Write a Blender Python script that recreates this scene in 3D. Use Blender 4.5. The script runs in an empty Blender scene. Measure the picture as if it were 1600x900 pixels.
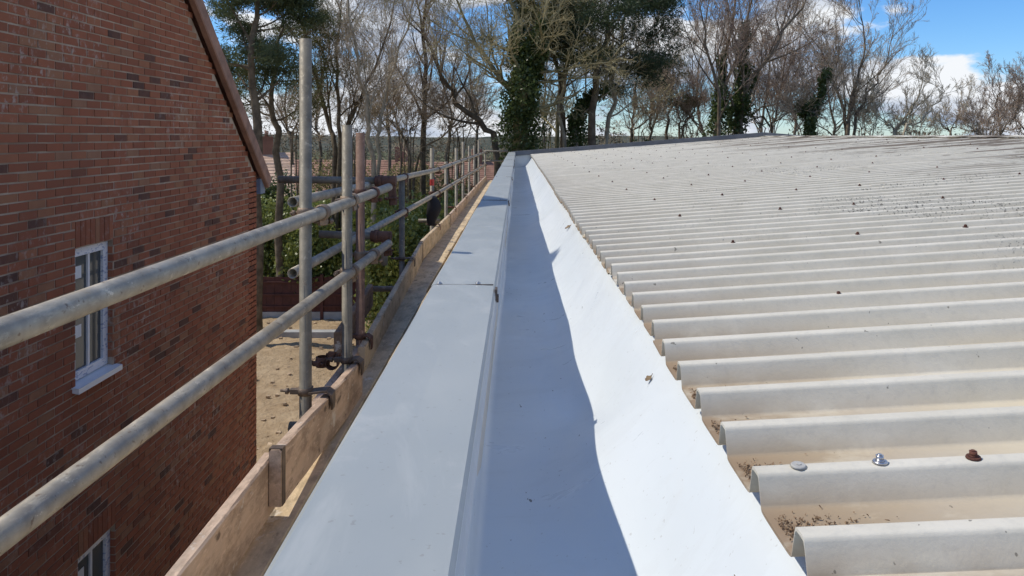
import bpy, math, random
import numpy as np
from mathutils import Vector, Matrix

# ------------------------------------------------------------------ camera, sky, sun, exposure
S = bpy.context.scene
S.render.engine = 'CYCLES'
FPX = 1164.0                      # focal length in pixels of the 1600 px wide photograph
HX, HY = 809.0, 213.0             # where the level optical axis meets the photograph (shifted crop)
cam_d = bpy.data.cameras.new('camera')
cam = bpy.data.objects.new('camera', cam_d)
S.collection.objects.link(cam)
cam.location = (0, 0, 0)
cam.rotation_euler = (math.radians(90), 0, 0)
cam_d.sensor_width = 36.0
cam_d.lens = 36.0 * FPX / 1600.0
cam_d.shift_x = (800.0 - HX) / 1600.0
cam_d.shift_y = (HY - 450.0) / 1600.0
cam_d.clip_start = 0.02
cam_d.clip_end = 6000
S.camera = cam

SUN_TAN_EFF = 1.30                # tangent of the sun height seen along the gutter
SUN_BEHIND = math.radians(-7)     # the sun stands to the left, a little in front of the camera
sun_dir = Vector((-math.cos(SUN_BEHIND), -math.sin(SUN_BEHIND), SUN_TAN_EFF * math.cos(SUN_BEHIND))).normalized()
SUN_EL = math.asin(sun_dir.z)
sun_d = bpy.data.lights.new('sun', 'SUN')
sun_d.energy = 3.4
sun_d.angle = math.radians(0.53)
sun_d.color = (1.0, 0.93, 0.80)
sun = bpy.data.objects.new('sun', sun_d)
S.collection.objects.link(sun)
sun.rotation_euler = sun_dir.to_track_quat('Z', 'Y').to_euler()

W = bpy.data.worlds.new('World')
S.world = W
W.use_nodes = True
nt = W.node_tree
nt.nodes.clear()
def wn(t, **kw):
    n = nt.nodes.new(t)
    for k, v in kw.items():
        setattr(n, k, v)
    return n
L = nt.links.new
sky = wn('ShaderNodeTexSky', sky_type='NISHITA', sun_disc=False)
sky.sun_elevation = SUN_EL
sky.sun_rotation = math.atan2(sun_dir.x, sun_dir.y)
sky.air_density = 1.0
sky.dust_density = 0.15
sky.ozone_density = 3.0
tc = wn('ShaderNodeTexCoord')
sep = wn('ShaderNodeSeparateXYZ'); L(tc.outputs['Generated'], sep.inputs[0])
# Cumulus: noise over the direction, squeezed vertically so that the clouds lie flat
CLOUD_OFF = (9.4, 6.6, 3.3)
def cloud_noise(dz, detail, scale):
    mp = wn('ShaderNodeMapping'); mp.inputs['Scale'].default_value = (1.0, 1.0, 2.3)
    mp.inputs['Location'].default_value = (CLOUD_OFF[0], CLOUD_OFF[1], CLOUD_OFF[2] + dz)
    L(tc.outputs['Generated'], mp.inputs[0])
    n = wn('ShaderNodeTexNoise'); n.inputs['Scale'].default_value = scale
    n.inputs['Detail'].default_value = detail; n.inputs['Roughness'].default_value = 0.53
    L(mp.outputs[0], n.inputs['Vector'])
    return n.outputs['Fac']
n0 = cloud_noise(0.0, 10, 4.6)
n1 = cloud_noise(0.11, 3, 4.6)
ramp = wn('ShaderNodeMapRange'); ramp.interpolation_type = 'SMOOTHSTEP'
ramp.inputs['From Min'].default_value = 0.468; ramp.inputs['From Max'].default_value = 0.522
cov = wn('ShaderNodeMath', operation='MULTIPLY_ADD'); cov.inputs[1].default_value = -0.11; L(sep.outputs['Z'], cov.inputs[0]); L(n0, cov.inputs[2])
L(cov.outputs[0], ramp.inputs['Value'])
sub = wn('ShaderNodeMath', operation='SUBTRACT'); L(n0, sub.inputs[0]); L(n1, sub.inputs[1])
shade = wn('ShaderNodeMapRange'); shade.inputs['From Min'].default_value = -0.10; shade.inputs['From Max'].default_value = 0.10
L(sub.outputs[0], shade.inputs['Value'])
ccol = wn('ShaderNodeMix', data_type='RGBA')
ccol.inputs['A'].default_value = (0.34, 0.43, 0.60, 1); ccol.inputs['B'].default_value = (0.93, 0.96, 1.0, 1)
L(shade.outputs[0], ccol.inputs['Factor'])
tint = wn('ShaderNodeMix', data_type='RGBA', blend_type='MULTIPLY'); tint.inputs['Factor'].default_value = 1.0
tint.inputs['B'].default_value = (0.72, 0.93, 1.20, 1); L(sky.outputs[0], tint.inputs['A'])
hs = wn('ShaderNodeHueSaturation'); hs.inputs['Saturation'].default_value = 1.1; hs.inputs['Value'].default_value = 1.0
L(tint.outputs['Result'], hs.inputs['Color'])
bg1 = wn('ShaderNodeBackground'); bg1.inputs['Strength'].default_value = 0.122
L(hs.outputs[0], bg1.inputs['Color'])
bg2 = wn('ShaderNodeBackground'); bg2.inputs['Strength'].default_value = 0.92
L(ccol.outputs['Result'], bg2.inputs['Color'])
mx = wn('ShaderNodeMixShader'); L(ramp.outputs[0], mx.inputs[0]); L(bg1.outputs[0], mx.inputs[1]); L(bg2.outputs[0], mx.inputs[2])
wo = wn('ShaderNodeOutputWorld'); L(mx.outputs[0], wo.inputs[0])

S.view_settings.view_transform = 'Standard'
S.view_settings.look = 'None'
S.view_settings.exposure = 0.10
S.view_settings.gamma = 1.0
S.view_settings.use_curve_mapping = False

# ------------------------------------------------------------------ helpers
C = S.collection
rng = np.random.default_rng(7)
random.seed(7)

def px(x, y, Z):
    """the point at depth Z metres that the photograph shows at pixel x, y"""
    return Vector(((x - HX) / FPX * Z, Z, -(y - HY) / FPX * Z))

def obj(name, me, mat=None, parent=None, **props):
    o = bpy.data.objects.new(name, me)
    C.objects.link(o)
    if mat is not None and me is not None and not me.materials:
        me.materials.append(mat)
    if parent is not None:
        o.parent = parent
    for k, v in props.items():
        o[k] = v
    return o

def thing(name, label, cat, loc=(0, 0, 0), group=None):
    o = bpy.data.objects.new(name, None)
    o.empty_display_size = 0.1
    C.objects.link(o)
    o.location = loc
    o['label'] = label
    o['category'] = cat
    if group:
        o['group'] = group
    return o

def part(name, mb, mat, parent, **props):
    """a mesh built in world coordinates, parented to a thing that may stand anywhere"""
    me = mb if isinstance(mb, bpy.types.Mesh) else mb.mesh(name)
    o = obj(name, me, mat, parent, **props)
    off = world_loc(parent)
    o.location = -off
    return o

def world_loc(o):
    v = Vector((0, 0, 0))
    while o is not None:
        v += o.location
        o = o.parent
    return v

class MB:
    def __init__(self):
        self.v = []; self.f = []; self.smooth = []
    def add(self, vs, fs, smooth=False):
        b = len(self.v)
        self.v.extend([tuple(p) for p in vs])
        self.f.extend([tuple(i + b for i in f) for f in fs])
        self.smooth.extend([smooth] * len(fs))
        return self
    def box(self, x0, x1, y0, y1, z0, z1):
        vs = [(x0,y0,z0),(x1,y0,z0),(x1,y1,z0),(x0,y1,z0),(x0,y0,z1),(x1,y0,z1),(x1,y1,z1),(x0,y1,z1)]
        return self.add(vs, [(3,2,1,0),(4,5,6,7),(0,1,5,4),(1,2,6,5),(2,3,7,6),(3,0,4,7)])
    def beam(self, a, b, w, h, up=(0, 0, 1), bev=0.0):
        """a rectangular bar from a to b, w across and h along up, both about the centre line"""
        a = Vector(a); b = Vector(b); d = (b - a).normalized()
        s = d.cross(Vector(up)).normalized(); u = s.cross(d).normalized()
        if bev <= 0:
            prof = [(-w/2,-h/2),(w/2,-h/2),(w/2,h/2),(-w/2,h/2)]
        else:
            prof = [(-w/2+bev,-h/2),(w/2-bev,-h/2),(w/2,-h/2+bev),(w/2,h/2-bev),(w/2-bev,h/2),(-w/2+bev,h/2),(-w/2,h/2-bev),(-w/2,-h/2+bev)]
        n = len(prof)
        vs = [a + s*p + u*q for p, q in prof] + [b + s*p + u*q for p, q in prof]
        fs = [(i, (i+1) % n, n + (i+1) % n, n + i) for i in range(n)]
        fs += [tuple(range(n-1, -1, -1)), tuple(range(n, 2*n))]
        return self.add(vs, fs)
    def tube(self, pts, r, k=12, caps=True, closed=False):
        pts = [Vector(p) for p in pts]; n = len(pts)
        rr = r if isinstance(r, (list, tuple)) else [r] * n
        vs = []; ref = None
        for i, p in enumerate(pts):
            if closed:
                d = pts[(i+1) % n] - pts[i-1]
            else:
                d = pts[min(i+1, n-1)] - pts[max(i-1, 0)]
            d.normalize()
            if ref is None:
                ref = Vector((0, 0, 1)) if abs(d.z) < 0.8 else Vector((1, 0, 0))
            s = d.cross(ref).normalized(); u = s.cross(d).normalized(); ref = u
            for j in range(k):
                t = 2 * math.pi * j / k
                vs.append(p + (s * math.cos(t) + u * math.sin(t)) * rr[i])
        fs = []
        m = n if closed else n - 1
        for i in range(m):
            a = i * k; b = ((i + 1) % n) * k
            for j in range(k):
                fs.append((a + j, a + (j+1) % k, b + (j+1) % k, b + j))
        self.add(vs, fs, True)
        if caps and not closed:
            b0 = len(self.v) - n * k
            self.f.append(tuple(b0 + j for j in range(k-1, -1, -1))); self.smooth.append(False)
            self.f.append(tuple(b0 + (n-1)*k + j for j in range(k))); self.smooth.append(False)
        return self
    def pipe(self, a, b, r, wall=0.004, k=20):
        """an open tube with a wall thickness, like scaffold tube"""
        a = Vector(a); b = Vector(b); d = (b - a).normalized()
        ref = Vector((0, 0, 1)) if abs(d.z) < 0.8 else Vector((1, 0, 0))
        s = d.cross(ref).normalized(); u = s.cross(d).normalized()
        L_ = (b - a).length
        rings = [(a, r), (b, r), (b, r - wall), (b - d * min(0.25, L_*0.45), r - wall), ]
        rings2 = [(a, r - wall), (a + d * min(0.25, L_*0.45), r - wall)]
        def ring(c, q):
            return [c + (s * math.cos(2*math.pi*j/k) + u * math.sin(2*math.pi*j/k)) * q for j in range(k)]
        vs = []
        for c, q in rings + rings2:
            vs += ring(c, q)
        fs = []; sm = []
        def br(i, j):
            for t in range(k):
                fs.append((i*k + t, i*k + (t+1) % k, j*k + (t+1) % k, j*k + t))
        br(0, 1); br(1, 2); br(2, 3); br(4, 0); br(5, 4)
        fs.append(tuple(3*k + t for t in range(k))); fs.append(tuple(5*k + t for t in range(k-1, -1, -1)))
        self.add(vs, fs, True)
        return self
    def mesh(self, name):
        me = bpy.data.meshes.new(name)
        me.from_pydata(self.v, [], self.f)
        me.polygons.foreach_set('use_smooth', self.smooth)
        me.update()
        return me

def np_mesh(name, verts, faces, smooth=False):
    """verts (n,3), faces (m,k) arrays, one face size"""
    me = bpy.data.meshes.new(name)
    v = np.ascontiguousarray(verts, dtype=np.float32); f = np.ascontiguousarray(faces, dtype=np.int32)
    me.vertices.add(len(v)); me.vertices.foreach_set('co', v.ravel())
    k = f.shape[1]
    me.loops.add(f.size); me.loops.foreach_set('vertex_index', f.ravel())
    me.polygons.add(len(f))
    me.polygons.foreach_set('loop_start', np.arange(0, f.size, k, dtype=np.int32))
    me.polygons.foreach_set('use_smooth', np.full(len(f), smooth))
    me.update(calc_edges=True)
    return me

# ------------------------------------------------------------------ materials
MATS = {}
class Mat:
    def __init__(self, name, rough=0.6, metal=0.0, spec=0.5):
        self.m = bpy.data.materials.new(name); self.m.use_nodes = True
        self.nt = self.m.node_tree; self.nt.nodes.clear()
        self.out = self.n('ShaderNodeOutputMaterial'); self.b = self.n('ShaderNodeBsdfPrincipled')
        self.l(self.b.outputs[0], self.out.inputs[0])
        self.b.inputs['Roughness'].default_value = rough; self.b.inputs['Metallic'].default_value = metal
        self.b.inputs['Specular IOR Level'].default_value = spec
        self.geo = None
        MATS[name] = self.m
    def n(self, t, **kw):
        x = self.nt.nodes.new(t)
        for k, v in kw.items():
            setattr(x, k, v)
        return x
    def l(self, a, b):
        self.nt.links.new(a, b)
    def pos(self, scale=(1, 1, 1), loc=(0, 0, 0)):
        if self.geo is None:
            self.geo = self.n('ShaderNodeNewGeometry')
        mp = self.n('ShaderNodeMapping'); mp.inputs['Scale'].default_value = scale; mp.inputs['Location'].default_value = loc
        self.l(self.geo.outputs['Position'], mp.inputs[0])
        return mp.outputs[0]
    def noise(self, scale, detail=4, rough=0.55, stretch=(1, 1, 1), loc=(0, 0, 0), dist=0.0):
        x = self.n('ShaderNodeTexNoise'); x.inputs['Scale'].default_value = scale
        x.inputs['Detail'].default_value = detail; x.inputs['Roughness'].default_value = rough
        x.inputs['Distortion'].default_value = dist
        self.l(self.pos(stretch, loc), x.inputs['Vector'])
        return x.outputs['Fac']
    def rng(self, v, a, b, c=0.0, d=1.0, smooth=False):
        x = self.n('ShaderNodeMapRange')
        if smooth: x.interpolation_type = 'SMOOTHSTEP'
        for i, q in zip(('From Min', 'From Max', 'To Min', 'To Max'), (a, b, c, d)):
            x.inputs[i].default_value = q
        self.l(v, x.inputs['Value'])
        return x.outputs[0]
    def math(self, op, a, b):
        x = self.n('ShaderNodeMath', operation=op)
        for i, q in ((0, a), (1, b)):
            if isinstance(q, (int, float)): x.inputs[i].default_value = q
            else: self.l(q, x.inputs[i])
        return x.outputs[0]
    def mix(self, f, a, b):
        x = self.n('ShaderNodeMix', data_type='RGBA')
        for i, q in (('Factor', f), ('A', a), ('B', b)):
            if isinstance(q, (int, float)): x.inputs[i].default_value = q
            elif isinstance(q, tuple): x.inputs[i].default_value = (*q, 1)
            else: self.l(q, x.inputs[i])
        return x.outputs['Result']
    def ramp(self, v, stops, interp='LINEAR'):
        x = self.n('ShaderNodeValToRGB'); x.color_ramp.interpolation = interp
        e = x.color_ramp.elements
        while len(e) < len(stops): e.new(0.5)
        for i, (p, c) in enumerate(stops):
            e[i].position = p; e[i].color = (*c, 1)
        self.l(v, x.inputs[0])
        return x.outputs[0]
    def color(self, c):
        if isinstance(c, tuple): self.b.inputs['Base Color'].default_value = (*c, 1)
        else: self.l(c, self.b.inputs['Base Color'])
        return self
    def bump(self, h, strength=0.3, dist=0.01):
        x = self.n('ShaderNodeBump'); x.inputs['Strength'].default_value = strength; x.inputs['Distance'].default_value = dist
        self.l(h, x.inputs['Height']); self.l(x.outputs[0], self.b.inputs['Normal'])
        return self
    def rough(self, v):
        self.l(v, self.b.inputs['Roughness']); return self

def simple(name, c, rough=0.6, metal=0.0, var=0.25, scale=8, bump=0.0, spec=0.5):
    m = Mat(name, rough, metal, spec)
    f = m.noise(scale, 5)
    d = tuple(q * (1 - var) for q in c); u = tuple(min(1, q * (1 + var)) for q in c)
    m.color(m.mix(m.rng(f, 0.3, 0.7), d, u))
    if bump: m.bump(m.noise(scale * 6, 4), bump)
    return m.m

# bricks: one ramp, driven by the object for single bricks and by the island for the joined rest
def brick_mat(name, island):
    m = Mat(name, 0.85, 0, 0.25)
    if island:
        g = m.n('ShaderNodeNewGeometry'); m.geo = g; r = g.outputs['Random Per Island']
    else:
        r = m.n('ShaderNodeObjectInfo').outputs['Random']
    col = m.ramp(r, [(0.0, (0.085, 0.048, 0.040)), (0.045, (0.125, 0.060, 0.046)), (0.07, (0.255, 0.088, 0.050)),
                     (0.45, (0.325, 0.108, 0.058)), (0.8, (0.365, 0.132, 0.070)), (0.92, (0.35, 0.16, 0.085)), (1.0, (0.32, 0.165, 0.10))])
    blot = m.noise(9.0, 6, 0.65)
    col = m.mix(m.rng(blot, 0.35, 0.75, 0.0, 0.55), col, (0.24, 0.105, 0.06))
    # lime bloom and mortar smears, in patches
    pat = m.rng(m.noise(0.75, 3, 0.5, (1, 1, 1.4)), 0.46, 0.64, smooth=True)
    fine = m.rng(m.noise(15, 5, 0.7, (1, 1, 0.7)), 0.52, 0.66, smooth=True)
    col = m.mix(m.math('MULTIPLY', m.math('MULTIPLY', pat, fine), 0.65), col, (0.50, 0.43, 0.38))
    m.color(col); m.bump(m.noise(140, 4), 0.35, 0.004)
    return m.m
brick_mat('brick_single', False); brick_mat('brick_joined', True)
m = Mat('mortar', 0.95, 0, 0.2); m.color(m.mix(m.rng(m.noise(2.2, 6, 0.6), 0.35, 0.68), (0.28, 0.20, 0.145), (0.54, 0.44, 0.345)))
m.bump(m.noise(200, 3), 0.4, 0.003)
simple('verge_clay', (0.30, 0.17, 0.12), 0.75, 0, 0.3, 5, 0.2)
simple('roof_tile', (0.20, 0.085, 0.06), 0.8, 0, 0.3, 4, 0.2)
simple('far_tile', (0.26, 0.14, 0.095), 0.85, 0, 0.3, 1.3, 0.0)
simple('pale_tile', (0.52, 0.36, 0.26), 0.85, 0, 0.25, 1.3, 0.0)
simple('far_brick', (0.30, 0.15, 0.10), 0.85, 0, 0.2, 2.0, 0.0)
simple('soffit_white', (0.68, 0.70, 0.72), 0.4, 0, 0.04, 2)
simple('gutter_grey', (0.20, 0.25, 0.33), 0.4, 0, 0.1, 3)
# window plastic with its printed protective film
m = Mat('upvc_film', 0.35)
stripe = m.rng(m.noise(22, 2, 0.5, (1, 1, 2.2)), 0.56, 0.60)
m.color(m.mix(m.math('MULTIPLY', stripe, 0.7), (0.80, 0.82, 0.86), (0.25, 0.33, 0.52)))
simple('upvc', (0.80, 0.81, 0.82), 0.35, 0, 0.03, 3)
simple('sticker', (0.78, 0.80, 0.80), 0.5, 0, 0.05, 30)
m = Mat('glass', 0.03, 0, 0.5); m.color((0.07, 0.08, 0.082))
simple('room_dark', (0.05, 0.045, 0.04), 0.9, 0, 0.2, 2)

# galvanised scaffold tube
def tube_mat(name, base, dark, rough=0.5, metal=0.35):
    m = Mat(name, rough, metal)
    a = m.noise(13, 5, 0.6); b = m.noise(46, 5, 0.7, (1, 0.35, 1)); c = m.noise(3.2, 3)
    col = m.mix(m.rng(a, 0.35, 0.68), dark, base)
    col = m.mix(m.rng(b, 0.55, 0.68, 0, 0.5), col, tuple(min(1, q * 1.35) for q in base))
    col = m.mix(m.rng(c, 0.60, 0.72, 0, 0.5), col, (base[0] * 0.78, base[1] * 0.68, base[2] * 0.52))
    col = m.mix(m.rng(m.noise(60, 3, 0.6), 0.62, 0.70, 0, 0.75), col, (0.16, 0.105, 0.07))
    col = m.mix(m.rng(m.noise(24, 5, 0.7, (1, 0.6, 1), (0, 2, 0)), 0.62, 0.67, 0, 0.7), col, tuple(min(1, q * 1.7) for q in base))
    col = m.mix(m.rng(m.noise(7, 6, 0.75, (1, 0.3, 1), (5, 0, 0)), 0.58, 0.68, 0, 0.6), col, tuple(q * 0.55 for q in base))
    m.color(col); m.rough(m.rng(b, 0.3, 0.7, rough - 0.12, rough + 0.18)); m.bump(m.noise(90, 4), 0.12, 0.002)
    return m.m
tube_mat('galvanised', (0.47, 0.42, 0.335), (0.27, 0.24, 0.195))
tube_mat('galvanised_dull', (0.25, 0.225, 0.18), (0.15, 0.135, 0.108), 0.6, 0.25)
tube_mat('rusty_tube', (0.25, 0.155, 0.115), (0.16, 0.09, 0.065), 0.75, 0.1)
simple('coupler_steel', (0.24, 0.175, 0.125), 0.6, 0.35, 0.45, 20, 0.3)
simple('coupler_rust', (0.135, 0.065, 0.043), 0.8, 0.1, 0.4, 25, 0.4)
simple('dark_clip', (0.135, 0.10, 0.078), 0.6, 0.3, 0.35, 25, 0.3)
simple('red_tape', (0.55, 0.05, 0.04), 0.5, 0, 0.1, 10)
simple('black_cloth', (0.012, 0.013, 0.02), 0.9, 0, 0.3, 10)
simple('blue_strap', (0.25, 0.50, 0.66), 0.5, 0, 0.1, 10)

# scaffold timber
def wood_mat(name, a, b, c, rough=0.8):
    m = Mat(name, rough, 0, 0.25)
    g = m.noise(34, 6, 0.65, (1, 0.06, 1), dist=0.6)
    bl = m.noise(4.5, 5, 0.6, (1, 0.6, 1))
    col = m.mix(m.rng(g, 0.3, 0.7), a, b)
    col = m.mix(m.rng(bl, 0.46, 0.66, 0, 0.75), col, c)
    wth = m.noise(2.1, 6, 0.7, (1, 0.35, 1), (2, 0, 1))
    col = m.mix(m.rng(wth, 0.50, 0.70, 0, 0.5), col, (0.42, 0.39, 0.35))
    blo = m.noise(13, 6, 0.72, (1, 0.45, 1), (1, 7, 3))
    col = m.mix(m.rng(blo, 0.47, 0.62, 0, 0.6), col, tuple(q * 0.62 for q in c))
    scr = m.noise(70, 3, 0.6, (1, 0.3, 1.4), (4, 0, 2))
    col = m.mix(m.rng(scr, 0.60, 0.68, 0, 0.45), col, tuple(min(1, q * 1.25) for q in b))
    spl = m.noise(11, 5, 0.7, (1, 0.8, 1), (0, 4, 0))
    col = m.mix(m.rng(spl, 0.62, 0.68, 0, 0.7), col, (0.66, 0.62, 0.56))
    nick = m.noise(28, 3, 0.5, (1, 0.35, 0.8))
    col = m.mix(m.rng(nick, 0.66, 0.72, 0, 0.8), col, tuple(q * 0.35 for q in c))
    m.color(col); m.bump(m.noise(60, 5, 0.6, (1, 0.08, 1)), 0.35, 0.004)
    return m.m
wood_mat('toe_board', (0.52, 0.37, 0.265), (0.64, 0.485, 0.365), (0.31, 0.22, 0.16))
wood_mat('toe_board_pale', (0.58, 0.44, 0.285), (0.68, 0.54, 0.37), (0.42, 0.31, 0.20))
wood_mat('toe_board_dark', (0.25, 0.16, 0.10), (0.32, 0.21, 0.14), (0.17, 0.11, 0.075))
wood_mat('deck_board', (0.58, 0.455, 0.29), (0.68, 0.54, 0.36), (0.44, 0.345, 0.24))
wood_mat('batten', (0.52, 0.39, 0.22), (0.60, 0.46, 0.28), (0.40, 0.31, 0.20))
simple('fence_brown', (0.085, 0.030, 0.022), 0.85, 0, 0.3, 4, 0.2)
simple('concrete', (0.36, 0.36, 0.35), 0.9, 0, 0.2, 3, 0.3)

# coping, gutter lining
m = Mat('coping_metal', 0.42, 0.0, 0.5)
big = m.noise(1.3, 4); sm_ = m.noise(14, 6, 0.6, (1.0, 0.4, 1)); scr = m.noise(26, 4, 0.6, (1, 0.12, 1))
col = m.mix(m.rng(big, 0.3, 0.7), (0.325, 0.352, 0.35), (0.385, 0.41, 0.405))
col = m.mix(m.rng(sm_, 0.5, 0.8, 0, 0.35), col, (0.43, 0.45, 0.44))
col = m.mix(m.rng(m.noise(5.2, 6, 0.7), 0.60, 0.70, 0, 0.30), col, (0.56, 0.55, 0.52))
col = m.mix(m.rng(scr, 0.70, 0.75, 0, 0.35), col, (0.28, 0.27, 0.25))
col = m.mix(m.rng(m.noise(2.4, 6, 0.7, (1, 0.5, 1), (3, 1, 0)), 0.52, 0.68, 0, 0.35), col, (0.32, 0.34, 0.34))
col = m.mix(m.rng(m.noise(75, 3, 0.55), 0.67, 0.71, 0, 0.45), col, (0.22, 0.21, 0.19))
col = m.mix(m.rng(m.noise(3.3, 6, 0.72, (1.3, 0.35, 1), (6, 2, 0), 0.8), 0.55, 0.64, 0, 0.22), col, (0.55, 0.56, 0.54))
m.color(col); m.rough(m.rng(sm_, 0.3, 0.7, 0.33, 0.52)); m.bump(m.noise(2.0, 3), 0.16, 0.03)
simple('coping_edge', (0.36, 0.40, 0.45), 0.4, 0, 0.08, 6)
m = Mat('lining_white', 0.32, 0.0, 0.5)
big = m.noise(1.1, 4); spk = m.noise(55, 3, 0.5, (1, 0.5, 1)); pat = m.noise(1.7, 3); scr = m.noise(30, 3, 0.5, (0.3, 1.6, 1), dist=0.8)
col = m.mix(m.rng(big, 0.3, 0.7), (0.655, 0.70, 0.725), (0.71, 0.75, 0.775))
col = m.mix(m.math('MULTIPLY', m.rng(spk, 0.725, 0.74), m.rng(pat, 0.42, 0.55)), col, (0.16, 0.15, 0.14))
col = m.mix(m.math('MULTIPLY', m.rng(scr, 0.735, 0.75, 0, 0.6), m.rng(pat, 0.40, 0.5)), col, (0.45, 0.45, 0.46))
col = m.mix(m.rng(m.noise(3.1, 5, 0.65), 0.60, 0.75, 0, 0.25), col, (0.66, 0.65, 0.62))
wst = m.noise(4.0, 6, 0.68, (0.7, 1.6, 1), (2, 5, 0), 0.6)
col = m.mix(m.rng(wst, 0.53, 0.60, 0, 0.09), col, (0.47, 0.475, 0.46))
col = m.mix(m.rng(m.noise(85, 2, 0.5), 0.70, 0.73, 0, 0.35), col, (0.33, 0.31, 0.28))
m.color(col); m.rough(m.rng(wst, 0.3, 0.7, 0.25, 0.46)); m.bump(m.noise(1.8, 3), 0.30, 0.06)

# corrugated cement sheet
m = Mat('cement_sheet', 0.82, 0, 0.3)
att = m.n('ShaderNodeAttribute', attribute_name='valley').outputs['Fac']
sx = m.n('ShaderNodeSeparateXYZ'); m.geo = m.geo or m.n('ShaderNodeNewGeometry'); m.l(m.geo.outputs['Position'], sx.inputs[0])
X = sx.outputs['X']; Y = sx.outputs['Y']
col = m.mix(m.rng(m.noise(5, 6, 0.6), 0.3, 0.7), (0.57, 0.535, 0.445), (0.69, 0.65, 0.555))
col = m.mix(m.rng(m.noise(60, 4, 0.6), 0.5, 0.8, 0, 0.3), col, (0.36, 0.355, 0.33))
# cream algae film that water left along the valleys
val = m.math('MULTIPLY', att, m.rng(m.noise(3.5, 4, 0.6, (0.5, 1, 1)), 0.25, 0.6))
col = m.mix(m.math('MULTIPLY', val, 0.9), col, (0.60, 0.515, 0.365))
# brown silt spilling over the eave end of the valleys
silt = m.math('MULTIPLY', m.math('MULTIPLY', att, m.rng(X, 0.36, 0.90, 1.0, 0.0)), m.rng(m.noise(7, 5, 0.65, (0.6, 1, 1)), 0.30, 0.50))
col = m.mix(m.math('MULTIPLY', silt, 0.85), col, (0.235, 0.15, 0.085))
# black lichen spots in colonies
sp = m.n('ShaderNodeTexVoronoi'); sp.inputs['Scale'].default_value = 62; m.l(m.pos(), sp.inputs['Vector'])
thr = m.rng(m.noise(38, 2), 0.40, 0.75, 0.0, 0.36)
spot = m.rng(m.noise(72, 4, 0.6), 0.575, 0.61)
colony = m.rng(m.noise(0.95, 4, 0.6, (1, 1, 1), (1.3, 0.6, 0)), 0.52, 0.64)
col = m.mix(m.math('MULTIPLY', m.math('MULTIPLY', spot, m.math('MULTIPLY', colony, m.rng(X, 0.7, 1.6))), 0.85), col, (0.085, 0.08, 0.07))
few = m.rng(m.noise(42, 3, 0.55), 0.715, 0.73)
col = m.mix(m.math('MULTIPLY', few, 0.7), col, (0.13, 0.115, 0.09))
# moss and peat-brown growth high on the slope
moss = m.math('MULTIPLY', m.rng(m.noise(0.9, 6, 0.62, (0.42, 2.0, 1), (0, 0.3, 0)), 0.50, 0.55), m.rng(X, 3.0, 5.2))
col = m.mix(m.math('MULTIPLY', moss, 0.85), col, (0.17, 0.13, 0.095))
moss2 = m.math('MULTIPLY', m.rng(m.noise(5.5, 5, 0.65, (0.5, 1.6, 1)), 0.59, 0.66), m.rng(X, 1.8, 4.6))
col = m.mix(m.math('MULTIPLY', moss2, 0.6), col, (0.20, 0.165, 0.125))
m.color(col); m.bump(m.noise(160, 5, 0.65), 0.18, 0.003)
simple('cement_edge', (0.30, 0.29, 0.27), 0.9, 0, 0.3, 20, 0.3)
simple('verge_metal', (0.17, 0.175, 0.185), 0.5, 0.1, 0.2, 4)
simple('rust_bolt', (0.105, 0.04, 0.026), 0.85, 0.1, 0.4, 60, 0.3)
simple('bright_bolt', (0.55, 0.55, 0.57), 0.3, 0.9, 0.1, 40)
simple('pale_washer', (0.40, 0.39, 0.36), 0.7, 0, 0.15, 60)
simple('silt', (0.26, 0.17, 0.10), 0.95, 0, 0.5, 40, 0.5)
simple('dead_leaf', (0.20, 0.14, 0.08), 0.8, 0, 0.4, 40)
simple('pale_bounce', (0.66, 0.62, 0.55), 0.85, 0, 0.12, 2, 0.2)  # unseen parapet face, pale finish made up to bounce sunlight onto the toe boards
simple('wall_brick_plain', (0.27, 0.12, 0.085), 0.9, 0, 0.25, 6, 0.3)

# earth and grass
m = Mat('earth', 0.95, 0, 0.15)
a = m.noise(0.5, 6, 0.6); b = m.noise(3.5, 6, 0.7); c = m.noise(16, 4, 0.6)
col = m.mix(m.rng(b, 0.3, 0.7), (0.29, 0.20, 0.115), (0.47, 0.345, 0.21))
col = m.mix(m.rng(a, 0.45, 0.7, 0, 0.6), col, (0.56, 0.44, 0.29))
col = m.mix(m.rng(c, 0.60, 0.72, 0, 0.7), col, (0.14, 0.09, 0.055))
m.color(col); m.bump(b, 1.0, 0.12)
m = Mat('grass_field', 0.95, 0, 0.1)
m.color(m.mix(m.rng(m.noise(0.15, 6, 0.65), 0.35, 0.65), (0.055, 0.065, 0.03), (0.11, 0.11, 0.055)))
m = Mat('hill_wood', 0.95, 0, 0.05)
m.color(m.mix(m.rng(m.noise(0.03, 6, 0.7), 0.35, 0.65), (0.045, 0.055, 0.04), (0.12, 0.115, 0.085)))

def bark(name, a, b, scale=5):
    m = Mat(name, 0.9, 0, 0.15)
    m.color(m.mix(m.rng(m.noise(scale, 5, 0.6), 0.35, 0.65), a, b)); return m.m
leafmat0 = Mat('wood_mass', 0.9, 0, 0.1)
leafmat0.geo = leafmat0.n('ShaderNodeNewGeometry')
leafmat0.color(leafmat0.mix(leafmat0.math('ADD', leafmat0.math('MULTIPLY', leafmat0.geo.outputs['Random Per Island'], 0.5), leafmat0.rng(leafmat0.noise(0.22, 3), 0.3, 0.7, 0, 0.5)), (0.10, 0.085, 0.055), (0.27, 0.215, 0.145)))
simple('rubble_stone', (0.42, 0.31, 0.20), 0.95, 0, 0.5, 2, 0.3)
bark('bark_dark', (0.095, 0.075, 0.052), (0.20, 0.16, 0.11))
bark('bark_brown', (0.14, 0.11, 0.08), (0.25, 0.20, 0.145))
bark('bark_pale', (0.27, 0.23, 0.165), (0.45, 0.39, 0.29))
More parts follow.
